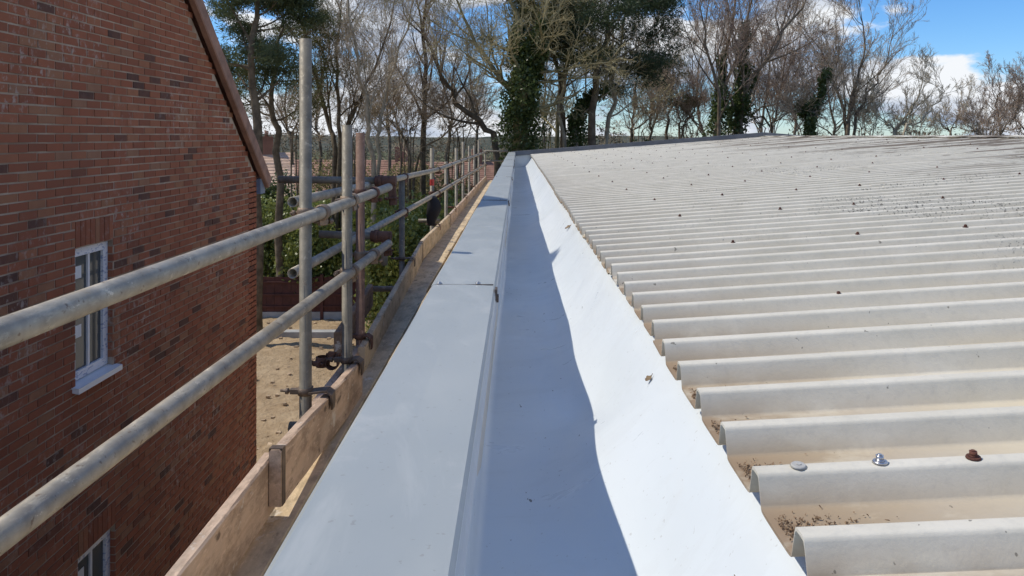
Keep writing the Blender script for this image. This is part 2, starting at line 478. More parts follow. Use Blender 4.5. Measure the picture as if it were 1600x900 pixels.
bark('bark_olive', (0.18, 0.155, 0.08), (0.34, 0.30, 0.17))
bark('twig_brown', (0.33, 0.26, 0.18), (0.50, 0.40, 0.29))
bark('twig_pale', (0.38, 0.315, 0.225), (0.55, 0.47, 0.35))
bark('twig_red', (0.32, 0.235, 0.175), (0.48, 0.37, 0.285))
bark('twig_olive', (0.32, 0.27, 0.14), (0.50, 0.43, 0.25))
def leafmat(name, a, b, scale=1.2, rough=0.5):
    m = Mat(name, rough, 0, 0.4)
    g = m.n('ShaderNodeNewGeometry'); m.geo = g
    f = m.math('ADD', m.math('MULTIPLY', g.outputs['Random Per Island'], 0.6), m.math('MULTIPLY', m.noise(scale, 3), 0.4))
    m.color(m.mix(f, a, b))
    t = m.n('ShaderNodeBsdfTranslucent'); t.inputs[0].default_value = (*[q * 1.3 for q in b], 1)
    ms = m.n('ShaderNodeMixShader'); ms.inputs[0].default_value = 0.22
    m.l(m.b.outputs[0], ms.inputs[1]); m.l(t.outputs[0], ms.inputs[2]); m.l(ms.outputs[0], m.out.inputs[0])
    return m.m
leafmat('ivy', (0.028, 0.052, 0.014), (0.12, 0.155, 0.05), 1.5, 0.4)
leafmat('laurel', (0.075, 0.11, 0.024), (0.30, 0.33, 0.09), 1.0, 0.4)
leafmat('conifer_dark', (0.016, 0.032, 0.016), (0.06, 0.085, 0.034), 0.8, 0.6)
leafmat('pine', (0.035, 0.06, 0.026), (0.12, 0.145, 0.06), 0.8, 0.6)
leafmat('pine_olive', (0.05, 0.06, 0.02), (0.16, 0.155, 0.055), 0.8, 0.6)
leafmat('bud_red', (0.075, 0.030, 0.024), (0.17, 0.08, 0.06), 2.0, 0.7)
leafmat('dry_scrub', (0.13, 0.105, 0.045), (0.27, 0.235, 0.10), 1.0, 0.7)
M = MATS

# ------------------------------------------------------------------ the setting
GZ = -5.9
def grid_sheet(name, x0, x1, y0, y1, nx, ny, zf):
    xs = np.linspace(x0, x1, nx); ys = np.linspace(y0, y1, ny)
    gx, gy = np.meshgrid(xs, ys)
    gz = zf(gx, gy)
    v = np.stack([gx, gy, gz], -1).reshape(-1, 3)
    i = np.arange(nx * ny).reshape(ny, nx)
    f = np.stack([i[:-1, :-1], i[:-1, 1:], i[1:, 1:], i[1:, :-1]], -1).reshape(-1, 4)
    return np_mesh(name, v, f, True)
obj('ground', grid_sheet('ground', -2500, 2500, -300, 4500, 3, 3, lambda x, y: x * 0 + GZ - 0.05), M['grass_field'], kind='structure')
def lumps(x, y):
    return (GZ + 0.05 + 0.05 * np.sin(x * 2.1 + np.sin(y * 1.3) * 2) * np.sin(y * 1.9 + 0.6 * np.sin(x * 1.2))
            + rng.normal(0, 0.022, x.shape))
obj('building_plot', grid_sheet('building_plot', -24, 6, -8, 26, 150, 170, lumps), M['earth'], kind='structure')
def hill(x, y):
    base = np.clip((y - 260) / 380, 0, 1)
    return GZ - 0.5 + base * (4.6 + 1.6 * np.sin(x * 0.004 + 2.6) + 1.2 * np.sin(x * 0.017) + 0.8 * np.sin(x * 0.05 + 2) + rng.normal(0, 0.35, x.shape))
obj('hills', grid_sheet('hills', -1800, 1800, 255, 900, 320, 40, hill), M['hill_wood'], kind='structure')

def soup(name, Cn, size, mat, r, aspect=0.6, **kw):
    n = len(Cn); u = r.normal(0, 1, (n, 3)); u /= np.linalg.norm(u, axis=1)[:, None]
    w = np.cross(u, r.normal(0, 1, (n, 3))); w /= np.linalg.norm(w, axis=1)[:, None]
    s_ = (size * r.uniform(0.5, 1.4, n))[:, None]
    q = np.stack([Cn - u * s_ * 0.5, Cn + w * s_ * 0.5 * aspect, Cn + u * s_ * 0.5, Cn - w * s_ * 0.5 * aspect], 1).reshape(-1, 3)
    return obj(name, np_mesh(name, q, np.arange(n * 4).reshape(n, 4)), mat, None, **kw)
r_w = np.random.default_rng(55)
cc = []
for i in range(170):
    x = r_w.uniform(-75, 75); y = r_w.uniform(70, 105); h = r_w.uniform(4.6, 6.9) + 2.2 * r_w.random() ** 3; w = r_w.uniform(1.2, 3.2)
    n = 460
    d = r_w.normal(0, 1, (n, 3)); d /= np.linalg.norm(d, axis=1)[:, None]
    d *= r_w.uniform(0.2, 1, (n, 1)) ** 0.5
    cc.append(d * np.array([w, w, h * 0.52]) * (1 + 0.35 * np.sin(d[:, :1] * 5 + i)) + np.array([x, y, GZ + h * 0.5]))
soup('distant_wood', np.concatenate(cc), 0.34, M['wood_mass'], r_w, 0.35, kind='stuff', label='brown green wood closing the horizon behind the trees', category='wood')
st_v = []; st_f = []
for i in range(330):
    x = r_w.uniform(-9.5, -2.0); y = r_w.uniform(9, 23.5); s_ = r_w.uniform(0.012, 0.042) * (1.8 if r_w.random() < 0.05 else 1)
    t = r_w.normal(0, 1, (8, 3)) * 0.25 + np.array([[a, b, c] for a in (-1, 1) for b in (-1, 1) for c in (-1, 1)])
    st_v.append(t * s_ * np.array([1, 1, 0.6]) + np.array([x, y, GZ + 0.06 + s_ * 0.3]))
    st_f.append(np.array([(0,1,3,2),(4,6,7,5),(0,4,5,1),(2,3,7,6),(0,2,6,4),(1,5,7,3)]) + 8 * i)
obj('rubble', np_mesh('rubble', np.concatenate(st_v), np.concatenate(st_f)), M['rubble_stone'], None, kind='stuff', label='stones and clods scattered over the bare earth', category='rubble')

# ------------------------------------------------------------------ brick house with gable
XW = -3.80                        # gable wall plane
Z0, Z1 = 0.36, 10.84              # near and far corners
RS = 0.916                        # roof slope
RIDGE = (Z0 + Z1) / 2
def verge(y):                     # underside of the verge on the wall plane
    return (1.553 - RS * (y - 8.49)) if y >= RIDGE else (1.553 - RS * ((2 * RIDGE - y) - 8.49))
house = thing('brick_house', 'unfinished red brick house, its shaded gable wall beside the scaffold', 'house', (XW, Z1, GZ))
WIN = [(6.40, 7.00, -2.16, -0.97), (6.44, 7.04, -4.86, -3.66)]   # y0, y1, z0, z1
# wall core with real openings
mb = MB()
ysplit = sorted({Z0, RIDGE, Z1, *[w[0] for w in WIN], *[w[1] for w in WIN]})
xf, xb = XW - 0.006, XW - 0.30
for a, b in zip(ysplit[:-1], ysplit[1:]):
    holes = sorted([(w[2], w[3]) for w in WIN if w[0] <= a + 1e-6 and w[1] >= b - 1e-6])
    z = GZ - 0.2
    segs = []
    for h0, h1 in holes:
        segs.append((z, h0, None)); z = h1
    segs.append((z, None, True))
    for s0, s1, top in segs:
        ta = verge(a) if top else s1; tb = verge(b) if top else s1
        vs = [(xf,a,s0),(xf,b,s0),(xf,b,tb),(xf,a,ta),(xb,a,s0),(xb,b,s0),(xb,b,tb),(xb,a,ta)]
        fs = [(0,1,2,3),(7,6,5,4)]
        if s1 is not None: fs.append((3,2,6,7))
        if s0 > GZ: fs.append((4,5,1,0))
        mb.add(vs, fs)
for w in WIN:                      # reveal returns
    for yy in (w[0], w[1]):
        mb.add([(xf,yy,w[2]),(xb,yy,w[2]),(xb,yy,w[3]),(xf,yy,w[3])], [(0,1,2,3)])
# the other outside walls of the house
mb.box(XW - 9.0, xf, Z0, Z0 + 0.3, GZ - 0.2, verge(Z0) - 0.05)
mb.box(XW - 9.0, xf, Z1 - 0.3, Z1, GZ - 0.2, verge(Z1) - 0.05)
wall = part('wall', mb, M['mortar'], house)
# a brick every 225 x 75 mm
BH, BL, J = 0.065, 0.215, 0.010
def in_hole(y0, y1, z0, z1):
    for w in WIN:
        if y1 > w[0] + 0.004 and y0 < w[1] - 0.004 and z1 > w[2] + 0.004 and z0 < w[3] + 0.215:
            return w
    return None
specs = []                         # y0, y1, z0, z1, proud
ncourse = int((4.3 - GZ) / 0.075)
for c in range(ncourse):
    z = GZ + 0.002 + c * 0.075
    y = Z1 - (0.0 if c % 2 == 0 else 0.1125) 
    if c % 2 and z + BH < verge(Z1) + 0.1: specs.append((Z1 - 0.1025, Z1, z, z + BH, 0))
    while y > Z0 + 0.05:
        y1 = y; y0 = max(y - BL, Z0); y -= BL + J
        segs = [(y0, y1)]
        for w in WIN:
            zt = w[3] + 0.22
            if z + BH > w[2] - 0.045 and z < zt - 0.01:
                a, b = (w[0] - 0.0, w[1] + 0.0)
                new = []
                for s0, s1 in segs:
                    if s1 <= a or s0 >= b: new.append((s0, s1)); continue
                    if s0 < a - 0.02: new.append((s0, a - 0.003))
                    if s1 > b + 0.02: new.append((b + 0.003, s1))
                segs = new
        for s0, s1 in segs:
            if z + BH < min(verge(s0), verge(s1)) + 0.11:
                specs.append((s0, s1, z, z + BH, 0))
for w in WIN:                      # soldier course over each window
    n = int(round((w[1] - w[0]) / 0.075)); st = (w[1] - w[0]) / n
    for i in range(n):
        nxt = GZ + 0.002 + math.ceil((w[3] + 0.205 - GZ) / 0.075) * 0.075
        specs.append((w[0] + i * st + 0.004, w[0] + (i + 1) * st - 0.004, w[3] + 0.004, nxt - 0.009, 1))
def shown(s):
    y = (s[0] + s[1]) / 2; z = (s[2] + s[3]) / 2
    u = HX + FPX * XW / y if y > 0.1 else -9e9; v = HY - FPX * z / max(y, 0.1)
    if not (4 < u < 1596 and 4 < v < 896): return 0
    # skip what the guard rails and the coping hide
    for (ra, za) in ((-0.79, -0.305), (-0.79, -0.625)):
        t = ra / XW; yy = y * t; zz = z * t
        if abs(zz - za) < 0.03: return 0
    if v > 895 - (u - 260) * 1.16 + 40 and u > 250: return 0
    return (s[1] - s[0]) * (s[3] - s[2]) / y ** 3
order = sorted(range(len(specs)), key=lambda i: -shown(specs[i]))
single = set(order[:295])
unit = MB(); e = 0.03
unit.add([(-.5,-.5,-.5),(.5,-.5+e*.4,-.5+e),(.5,.5-e*.4,-.5+e),(-.5,.5,-.5),(-.5,-.5,.5),(.5,-.5+e*.4,.5-e),(.5,.5-e*.4,.5-e),(-.5,.5,.5)],
         [(3,2,1,0),(4,5,6,7),(0,1,5,4),(1,2,6,5),(2,3,7,6)])
brick_me = unit.mesh('brick'); brick_me.materials.append(M['brick_single'])
uv = np.array(unit.v); uf = np.array(unit.f)
bv = []; bf = []
off = world_loc(wall.parent) + wall.location
for i, s in enumerate(specs):
    pr = 0.0 + rng.normal(0, 0.0012) + (0.002 if s[4] else 0)
    cx = (XW - 0.03 + XW + pr) / 2; dx = 0.03 + pr
    jy, jz = rng.normal(0, 0.0012, 2)
    c = Vector((cx, (s[0] + s[1]) / 2 + jy, (s[2] + s[3]) / 2 + jz)); d = Vector((dx, s[1] - s[0], s[3] - s[2]))
    if i in single:
        o = obj('brick', brick_me, None, wall)
        o.location = c - off; o.scale = d
        o.rotation_euler = (rng.normal(0, 0.004), 0, rng.normal(0, 0.004))
    else:
        bf.append(uf + len(bv) * 8); bv.append(uv * np.array(d) + np.array(c - off))
for w in WIN:
    c0 = int((w[2] - GZ) / 0.075)
    for c in range(c0, c0 + 18):
        z = GZ + 0.002 + c * 0.075
        if z < w[2] + 0.02 or z + BH > w[3]: continue
        for yy, sg in ((w[1], -1), (w[0], 1)):
            cc = Vector((XW - 0.055 - (0.0 if c % 2 else 0.004), yy + sg * 0.001, z + BH / 2)); d = Vector((0.104, 0.010, BH))
            bf.append(uf + len(bv) * 8); bv.append(uv[:, [1, 0, 2]] * np.array([1, -sg * -1.0, 1]) * np.array(d) + np.array(cc - off))
o = obj('brickwork', np_mesh('brickwork', np.concatenate(bv), np.concatenate(bf)), M['brick_joined'], wall, kind='stuff')
# windows
for wi, w in enumerate(WIN):
    wo_ = thing_p = bpy.data.objects.new('window', None); C.objects.link(wo_); wo_.parent = house
    wo_.location = Vector((XW, (w[0] + w[1]) / 2, w[2])) - house.location
    wo_['label'] = ('white framed four pane window with stickers in the upper wall', 'white framed window low in the shaded wall')[wi]
    xg = XW - 0.080
    def fr(n, y0, y1, z0, z1, d=0.06, mat='upvc_film', xo=0.0):
        part(n, MB().box(xg - d/2 + xo, xg + d/2 + xo, y0, y1, z0, z1), M[mat], wo_)
    a, b, c_, d_ = w[0] + 0.006, w[1] - 0.006, w[2] + 0.03, w[3] - 0.006
    fw = 0.075
    fr('frame', a, b, d_ - fw, d_); fr('frame', a, b, c_, c_ + fw)
    fr('frame', a, a + fw, c_ + fw, d_ - fw); fr('frame', b - fw, b, c_ + fw, d_ - fw)
    ym, zm = (a + b) / 2, (c_ + d_) / 2
    fr('mullion', ym - 0.014, ym + 0.014, c_ + fw, d_ - fw, 0.045, 'upvc')
    fr('transom', a + fw, ym - 0.014, zm - 0.02, zm + 0.02, 0.045, 'upvc'); fr('transom', ym + 0.014, b - fw, zm - 0.02, zm + 0.02, 0.045, 'upvc')
    for (p0, p1) in ((a + fw, ym - 0.014), (ym + 0.014, b - fw)):
        for (q0, q1) in ((c_ + fw, zm - 0.02), (zm + 0.02, d_ - fw)):
            part('pane', MB().box(xg - 0.012, xg + 0.004, p0, p1, q0, q1), M['glass'], wo_)
    for q in (zm + 0.30, zm - 0.22):
        if wi == 0 or q > zm:
            part('sticker', MB().box(xg + 0.005, xg + 0.007, a + fw + 0.03, a + fw + 0.13, q, q + 0.11), M['sticker'], wo_)
    sb = MB()
    sb.add([(xg - 0.03, w[0] - 0.05, w[2] + 0.028), (XW + 0.06, w[0] - 0.05, w[2] + 0.004), (XW + 0.06, w[1] + 0.05, w[2] + 0.004), (xg - 0.03, w[1] + 0.05, w[2] + 0.028),
            (xg - 0.03, w[0] - 0.05, w[2] - 0.008), (XW + 0.06, w[0] - 0.05, w[2] - 0.044), (XW + 0.06, w[1] + 0.05, w[2] - 0.044), (xg - 0.03, w[1] + 0.05, w[2] - 0.008)],
           [(3,2,1,0),(4,5,6,7),(0,1,5,4),(1,2,6,5),(2,3,7,6),(3,0,4,7)])
    part('sill', sb, M['upvc'], wo_)
    part('room', MB().box(XW - 1.5, XW - 0.32, w[0] - 0.3, w[1] + 0.3, w[2] - 0.3, w[3] + 0.3), M['room_dark'], wo_)
# roof: two slopes, verge tiles along the gable
mb = MB()
for sgn in (1, -1):
    def yy(d): return RIDGE + sgn * d
    half = (Z1 - RIDGE) + 0.24
    for r in range(22):
        d0 = half * r / 22; d1 = half * (r + 1) / 22 + 0.04
        z0_ = verge(RIDGE) - RS * d0 + 0.20; z1_ = verge(RIDGE) - RS * d1 + 0.235
        vs = [(XW - 9.0, yy(d0), z0_), (XW + 0.035, yy(d0), z0_), (XW + 0.035, yy(d1), z1_), (XW - 9.0, yy(d1), z1_)]
        vs += [(x, y, z - 0.04) for x, y, z in vs]
        fs = [(0,1,2,3),(7,6,5,4),(2,6,7,3),(1,5,6,2)]
        mb.add(vs, fs if sgn < 0 else [f[::-1] for f in fs])
roof = part('roof', mb, M['roof_tile'], house)
capme = None
for sgn in (1, -1):
    half = (Z1 - RIDGE) + 0.26; n = 24
    for r in range(n):
        d0 = half * r / n; d1 = half * (r + 1) / n - 0.002
        a = Vector((XW + 0.075, RIDGE + sgn * d0, verge(RIDGE) - RS * d0 + 0.140))
        b = Vector((XW + 0.075, RIDGE + sgn * d1, verge(RIDGE) - RS * d1 + 0.140))
        part('verge_tile', MB().beam(a, b, 0.085, 0.185, (0, 0, 1), 0.012), M['verge_clay'], roof)
mb = MB(); h0 = verge(Z1)
mb.box(XW - 0.25, XW + 0.055, Z1 + 0.004, Z1 + 0.20, h0 - 0.24, h0 - 0.02)
part('box_end', mb, M['gutter_grey'], house)
mb = MB()
prof = [(0.06 * math.cos(t), 0.055 * math.sin(t)) for t in np.linspace(math.pi, 2 * math.pi, 9)]
prof += [(q * 0.93, p * 0.93) for q, p in prof[::-1]]
n = len(prof); yc = Z1 + 0.28; zc = h0 - 0.06
mb.add([(XW + 0.06, yc + p, zc + q) for p, q in prof] + [(XW - 8.8, yc + p, zc + q) for p, q in prof],
       [(i, (i+1) % n, n + (i+1) % n, n + i) for i in range(n)] + [tuple(range(n)), tuple(range(2*n-1, n-1, -1))])
part('eaves_gutter', mb, M['soffit_white'], house)

# ------------------------------------------------------------------ parapet wall and coping of the roof we stand on
YE = 21.2                          # far end of the roof
CZ = -0.45                         # coping top
CL, CR = -0.262, -0.066            # coping edges
parapet = thing('parapet_wall', 'boundary wall capped with smooth blue grey metal coping beside the white gutter', 'parapet', (-0.16, 0.0, GZ))
part('wall', MB().box(CL + 0.035, CR - 0.03, -1.0, YE, GZ - 0.1, CZ - 0.03), M['pale_bounce'], parapet)
joints = [-0.9, 2.26, 5.26, 8.26, 11.26, 14.26, 17.26, YE + 0.03]
for i in range(len(joints) - 1):
    y0, y1 = joints[i] + 0.002, joints[i + 1] - 0.002
    N = 26
    prof = [(CL + 0.004, CZ - 0.055), (CL, CZ - 0.052), (CL, CZ - 0.006), (CL + 0.006, CZ), ((CL + CR) / 2, CZ - 0.001), (CR - 0.006, CZ - 0.003), (CR, CZ - 0.008)]
    vs = []; fs = []
    ph = rng.uniform(0, 6)
    for k in range(N + 1):
        t = y0 + (y1 - y0) * k / N
        wv = 0.0022 * math.sin(t * 2.3 + ph) + 0.0012 * math.sin(t * 5.1 + ph * 2)
        for j, (x, z) in enumerate(prof):
            vs.append((x + (0.0018 * math.sin(t * 3.1 + ph) if j in (0, 1, 2) else 0), t, z + (wv if j == 4 else wv * 0.3)))
    n = len(prof)
    for k in range(N):
        for j in range(n - 1):
            fs.append((k*n + j, k*n + j + 1, (k+1)*n + j + 1, (k+1)*n + j))
    cp = MB(); cp.add(vs, [f[::-1] for f in fs], False)
    co = part('coping_panel', cp, M['coping_metal'], parapet)
    # folded drip edge towards the gutter
    prof = [(CR + 0.0005, CZ - 0.0075), (CR + 0.0010, CZ - 0.036), (CR + 0.006, CZ - 0.046), (CR + 0.004, CZ - 0.048)]
    dp = MB(); vs = []; fs = []
    for k in range(N + 1):
        t = y0 + (y1 - y0) * k / N
        for j, (x, z) in enumerate(prof):
            vs.append((x + (0.0012 * math.sin(t * 1.9 + ph) if j > 1 else 0), t, z))
    n = len(prof)
    for k in range(N):
        for j in range(n - 1):
            fs.append((k*n + j, (k+1)*n + j, (k+1)*n + j + 1, k*n + j + 1)[::-1])
    dp.add(vs, fs)
    part('drip_edge', dp, M['coping_edge'], co)
    if 0 < i:
        # joint: a lapped lip with two screws, and a steel clip at the drip
        part('lap_strip', MB().box(CL + 0.012, CR - 0.008, y0 - 0.0025, y0 + 0.0005, CZ - 0.002, CZ + 0.001), M['dark_clip'], co)
        for fx in (0.12, 0.72):
            sc = MB(); c0 = Vector((CL + (CR - CL) * fx, y0 + 0.006, CZ + 0.001))
            sc.tube([c0, c0 + Vector((0, 0, 0.0035))], 0.008, 12); sc.tube([c0 + Vector((0, 0, 0.003)), c0 + Vector((0, 0, 0.0065))], 0.0045, 6)
            part('screw', sc, M['bright_bolt'], co)
        ck = MB(); ck.box(CR - 0.001, CR + 0.006, y0 - 0.09, y0 - 0.05, CZ - 0.030, CZ + 0.003); ck.box(CR + 0.003, CR + 0.010, y0 - 0.083, y0 - 0.062, CZ - 0.036, CZ - 0.016)
        part('clip', ck, M['dark_clip'], co)
part('wall_plate', MB().box(CL + 0.02, CR - 0.015, -0.9, YE, CZ - 0.028, CZ - 0.012), M['batten'], parapet)
# timber packers left along the outside of the coping
y = -0.6; k = 0
while y < YE - 0.3:
    ln = rng.uniform(0.7, 1.9); k += 1
    w0 = rng.uniform(0.030, 0.050) if y < 5 else rng.uniform(0.012, 0.03)
    jag = MB(); N = 14; vs = []
    for q in range(N + 1):
        t = y + (ln - 0.02) * q / N
        ex = CL - w0 + rng.normal(0, 0.0022) + (0.012 if rng.random() < 0.12 else 0)
        zt = CZ - 0.085
        vs += [(CL + 0.034, t, zt + 0.004), (ex, t, zt), (ex + 0.004, t, zt - 0.022), (CL + 0.034, t, zt - 0.022)]
    fs = []
    for q in range(N):
        for j in range(4):
            a = q*4 + j; b = q*4 + (j+1) % 4
            fs.append((a, b, b + 4, a + 4))
    fs += [(3,2,1,0), tuple(N*4 + j for j in range(4))]
    jag.add(vs, fs)
    part('timber_packer', jag, M['batten'], parapet)
    y += ln

# ------------------------------------------------------------------ gutter lining
gutter = thing('gutter_lining', 'glossy white lining of the long box gutter between coping and corrugated roof', 'gutter', (0.1, 0.0, -0.90))
GP = [(-0.099, -0.50), (-0.098, -0.62), (-0.097, -0.80), (-0.095, -0.864), (-0.088, -0.879), (-0.072, -0.8835), (0.02, -0.884), (0.08, -0.880), (0.13, -0.872),
      (0.175, -0.857), (0.215, -0.833), (0.25, -0.802), (0.285, -0.762), (0.32, -0.714), (0.36, -0.655), (0.40, -0.605), (0.46, -0.588), (0.52, -0.585)]
def wavef(t):
    g = lambda c, w: math.exp(-((t - c) / w) ** 2)
    return (0.036 * g(1.82, 0.24) - 0.030 * g(1.36, 0.18) - 0.022 * g(2.30, 0.16) + 0.014 * g(2.75, 0.25) - 0.014 * g(3.5, 0.3) + 0.016 * g(4.3, 0.35) - 0.018 * g(5.4, 0.4)
            + 0.024 * g(6.9, 0.5) - 0.016 * g(8.2, 0.4) + 0.008 * math.sin(1.1 * t + 0.4) + 0.0025 * math.sin(7.3 * t))
secs = [(-0.6, 2.24), (2.24, 4.72), (4.72, 6.36), (6.36, 9.28), (9.28, 13.2), (13.2, 17.1), (17.1, YE)]
for si, (y0, y1) in enumerate(secs):
    N = max(20, int((y1 - y0) / 0.05)); n = len(GP); vs = []; fs = []
    for k in range(N + 1):
        t = y0 + (y1 - y0) * k / N
        wv = wavef(t)
        lip = 0.0022 * math.exp(-((t - y0 - 0.07) / 0.03) ** 2)
        for j, (x, z) in enumerate(GP):
            b = math.exp(-((x - 0.22) / 0.11) ** 2)
            c2 = math.exp(-((x - 0.30) / 0.08) ** 2)
            z2 = z + b * wv + 0.007 * c2 * math.sin(6.3 * t + 1.0 + 9 * x) + 0.004 * c2 * math.sin(13.0 * t + 20 * x) + (lip if 0 < si else 0.0)
            x2 = x + (0.006 * math.sin(1.7 * t) * (1 if 0 < j < 5 else 0))
            if j <= 4: x2 += 0.0
            vs.append((x2, t, z2))
    for k in range(N):
        for j in range(n - 1):
            fs.append((k*n + j, k*n + j + 1, (k+1)*n + j + 1, (k+1)*n + j)[::-1])
    gm = MB(); gm.add(vs, fs, True)
    part('lining_section', gm, M['lining_white'], gutter)
part('stop_end', MB().box(-0.087, 0.46, YE, YE + 0.02, -0.9, -0.50), M['lining_white'], gutter)
part('gutter_sole', MB().box(-0.10, 0.6, -0.6, YE, -1.02, -0.93), M['concrete'], gutter)

# ------------------------------------------------------------------ corrugated roof
roofT = thing('corrugated_roof', 'low pitched grey corrugated cement sheet roof with rusty bolts and lichen', 'roof', (0.36, 0.0, -0.56))
PITCH, DEPTH, THK = 0.1778, 0.047, 0.0052
EX = 0.365                         # eave line
SLOPE, SKEW = 0.075, -0.057
ECZ = -0.504                       # crest height at the eave
def prof_z(u):
    """corrugation height 0..1 over one pitch, 1 on the crest, with u=0 in the middle of the crest"""
    u = abs((u + 0.5) % 1.0 - 0.5) * PITCH
    xs = (0.0, 0.006, 0.0110, 0.0140, 0.0160, 0.0270, 0.0300, 0.0360, 0.050, PITCH / 2)
    zs = (1.0, 0.998, 0.990, 0.950, 0.86, 0.11, 0.045, 0.02, 0.006, 0.0)
    return float(np.interp(u, xs, zs))
US = [-0.5] + [q * w / PITCH for w in (-1, 1) for q in ((0.050, 0.0360, 0.0300, 0.0270, 0.0160, 0.0140, 0.0110, 0.006) if w < 0 else (0.0, 0.006, 0.0110, 0.0140, 0.0160, 0.0270, 0.0300, 0.0360, 0.050))]
# the crests' own place along the gutter: fitted to the nearest ones in the photograph
Y0C = 0.953 - 6 * PITCH
def roof_pt(X, yc, h, lift=0.0):
    return (X, yc + SKEW * (X - EX), ECZ + SLOPE * (X - EX) - DEPTH * (1 - h) + lift)
RIDX = 6.9
rows = [(EX, 2.52), (2.50, 4.72), (4.70, RIDX)]
NC = 6
ncol = int((YE - Y0C + 0.5) / (PITCH * NC)) + 2
for col in range(ncol):
    for ri, (xa, xb_) in enumerate(rows):
        u_list = [c + u for c in range(NC) for u in US if True]
        ys = [(col * NC + u) * PITCH + Y0C for u in u_list] + [((col * NC + NC) - 0.5 + 0.30) * PITCH + Y0C]
        hs_ = [prof_z(u) for u in u_list] + [prof_z(-0.2)]
        keep = [i for i, y in enumerate(ys) if y < YE + 0.02 + 0.4]
        if len(keep) < 6: continue
        ys = [ys[i] for i in keep]; hs_ = [hs_[i] for i in keep]
        jx = rng.normal(0, 0.004) if ri == 0 else rng.normal(0, 0.004)
        lift0 = 0.0022 * ri
        nx = [xa + jx, xa + jx + 0.25, (xa + xb_) / 2, xb_]
        vs = []; va = []
        n = len(ys)
        sag = rng.normal(0, 0.0015)
        for layer in (0, 1):
            for qi, X in enumerate(nx):
                for i in range(n):
                    # each sheet laps its neighbour by a side corrugation
                    lap = 0.0075 if (ys[i] > ys[-1] - 0.01 * PITCH - PITCH * 0.7) else 0.0
                    lap = 0.0075 * max(0.0, 1 - (ys[-1] - ys[i]) / (PITCH * 0.9))
                    p = roof_pt(X, ys[i], hs_[i], lift0 - layer * THK + lap + sag )
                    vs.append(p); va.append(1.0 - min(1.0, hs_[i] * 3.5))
        fs = []
        q = len(nx); tot = q * n
        for a in range(q - 1):
            for i in range(n - 1):
                k = a * n + i
                fs.append((k, k + n, k + n + 1, k + 1))
                fs.append((tot + k, tot + k + 1, tot + k + n + 1, tot + k + n))
        for i in range(n - 1):
            for k0, fl in ((0, False), ((q - 1) * n, True)):
                k = k0 + i; b0 = len(vs)
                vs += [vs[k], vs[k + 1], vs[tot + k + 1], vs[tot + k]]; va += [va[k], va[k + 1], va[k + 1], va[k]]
                fs.append((b0 + 3, b0 + 2, b0 + 1, b0) if fl else (b0, b0 + 1, b0 + 2, b0 + 3))
        fs = [f[::-1] for f in fs]
        me = MB(); me.add(vs, fs, False); me = me.mesh('sheet')
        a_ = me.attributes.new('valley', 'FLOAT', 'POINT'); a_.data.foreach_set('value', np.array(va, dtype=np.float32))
        sm = [False] * len(fs)
        for pi in range((q - 1) * (n - 1) * 2): sm[pi] = True
        me.polygons.foreach_set('use_smooth', sm)
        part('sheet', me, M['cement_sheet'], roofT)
# back slope of the roof, verge capping, ridge
def zridge(): return ECZ + SLOPE * (RIDX - EX)
mb = MB(); zr = zridge()
mb.add([(RIDX, -2, zr - 0.03), (RIDX, YE, zr - 0.03), (RIDX + 7, YE, zr - 0.60), (RIDX + 7, -2, zr - 0.60)], [(0, 3, 2, 1)])
part('back_slope', mb, M['cement_sheet'], roofT)
k = 0
y = -0.6
while y < YE - 0.4:
    rg = MB(); y1 = min(y + 1.05, YE - 0.35)
    rg.add([(RIDX - 0.20, y + 0.012, zr - 0.002), (RIDX, y, zr + 0.026), (RIDX + 0.25, y, zr - 0.0), (RIDX - 0.20, y1 + 0.012, zr + 0.004), (RIDX, y1, zr + 0.032), (RIDX + 0.25, y1, zr + 0.006)],
           [(0, 1, 4, 3), (1, 2, 5, 4), (0, 3, 4), (0, 1, 2)])
    part('ridge_cap', rg, M['cement_sheet'], roofT)
    y = y1 - 0.03
a = Vector((EX - 0.55, YE + 0.06, ECZ + 0.005)); b = Vector((RIDX, YE + 0.06 + SKEW * (RIDX - EX), zr + 0.06))
part('verge_flashing', MB().beam(a, b, 0.24, 0.13), M['verge_metal'], roofT)
b2 = Vector((RIDX + 7, YE - 0.3, zr - 0.52))
part('verge_flashing', MB().beam(b, b2, 0.24, 0.13), M['verge_metal'], roofT)
# building below the roof
part('wall', MB().box(0.62, RIDX + 6.8, -2, YE - 0.55, GZ - 0.1, -0.72), M['wall_brick_plain'], roofT)

# bolts on the crests, one every sheet width along each purlin
bm_ = MB()
ring = []
bm_.tube([(0,0,-0.001),(0,0,0.004)], [0.019, 0.017], 14); bm_.tube([(0,0,0.004),(0,0,0.008)], [0.012, 0.010], 12)
bm_.tube([(0,0,0.006),(0,0,0.017)], 0.0105, 6); bm_.tube([(0,0,0.017),(0,0,0.020)], 0.0055, 8)
bolt_me = bm_.mesh('bolt'); bolt_me.materials.append(M['rust_bolt'])
bright_me = bolt_me.copy(); bright_me.materials.clear(); bright_me.materials.append(M['bright_bolt'])
def crest_near(y):
    return Y0C + round((y - Y0C) / PITCH) * PITCH
roff = world_loc(roofT)
def put_bolt(X, yc, me, name='bolt', sc=1.0, lift=0.0):
    o = obj(name, me, None, roofT)
    p = Vector(roof_pt(X, yc, 1.0, 0.0005 + lift))
    o.location = p - roff; o.scale = (sc, sc, sc)
    o.rotation_euler = (rng.normal(0, 0.08), -SLOPE + rng.normal(0, 0.08), rng.uniform(0, 6))
    return o
base_c = crest_near(1.09)
cnt = 0
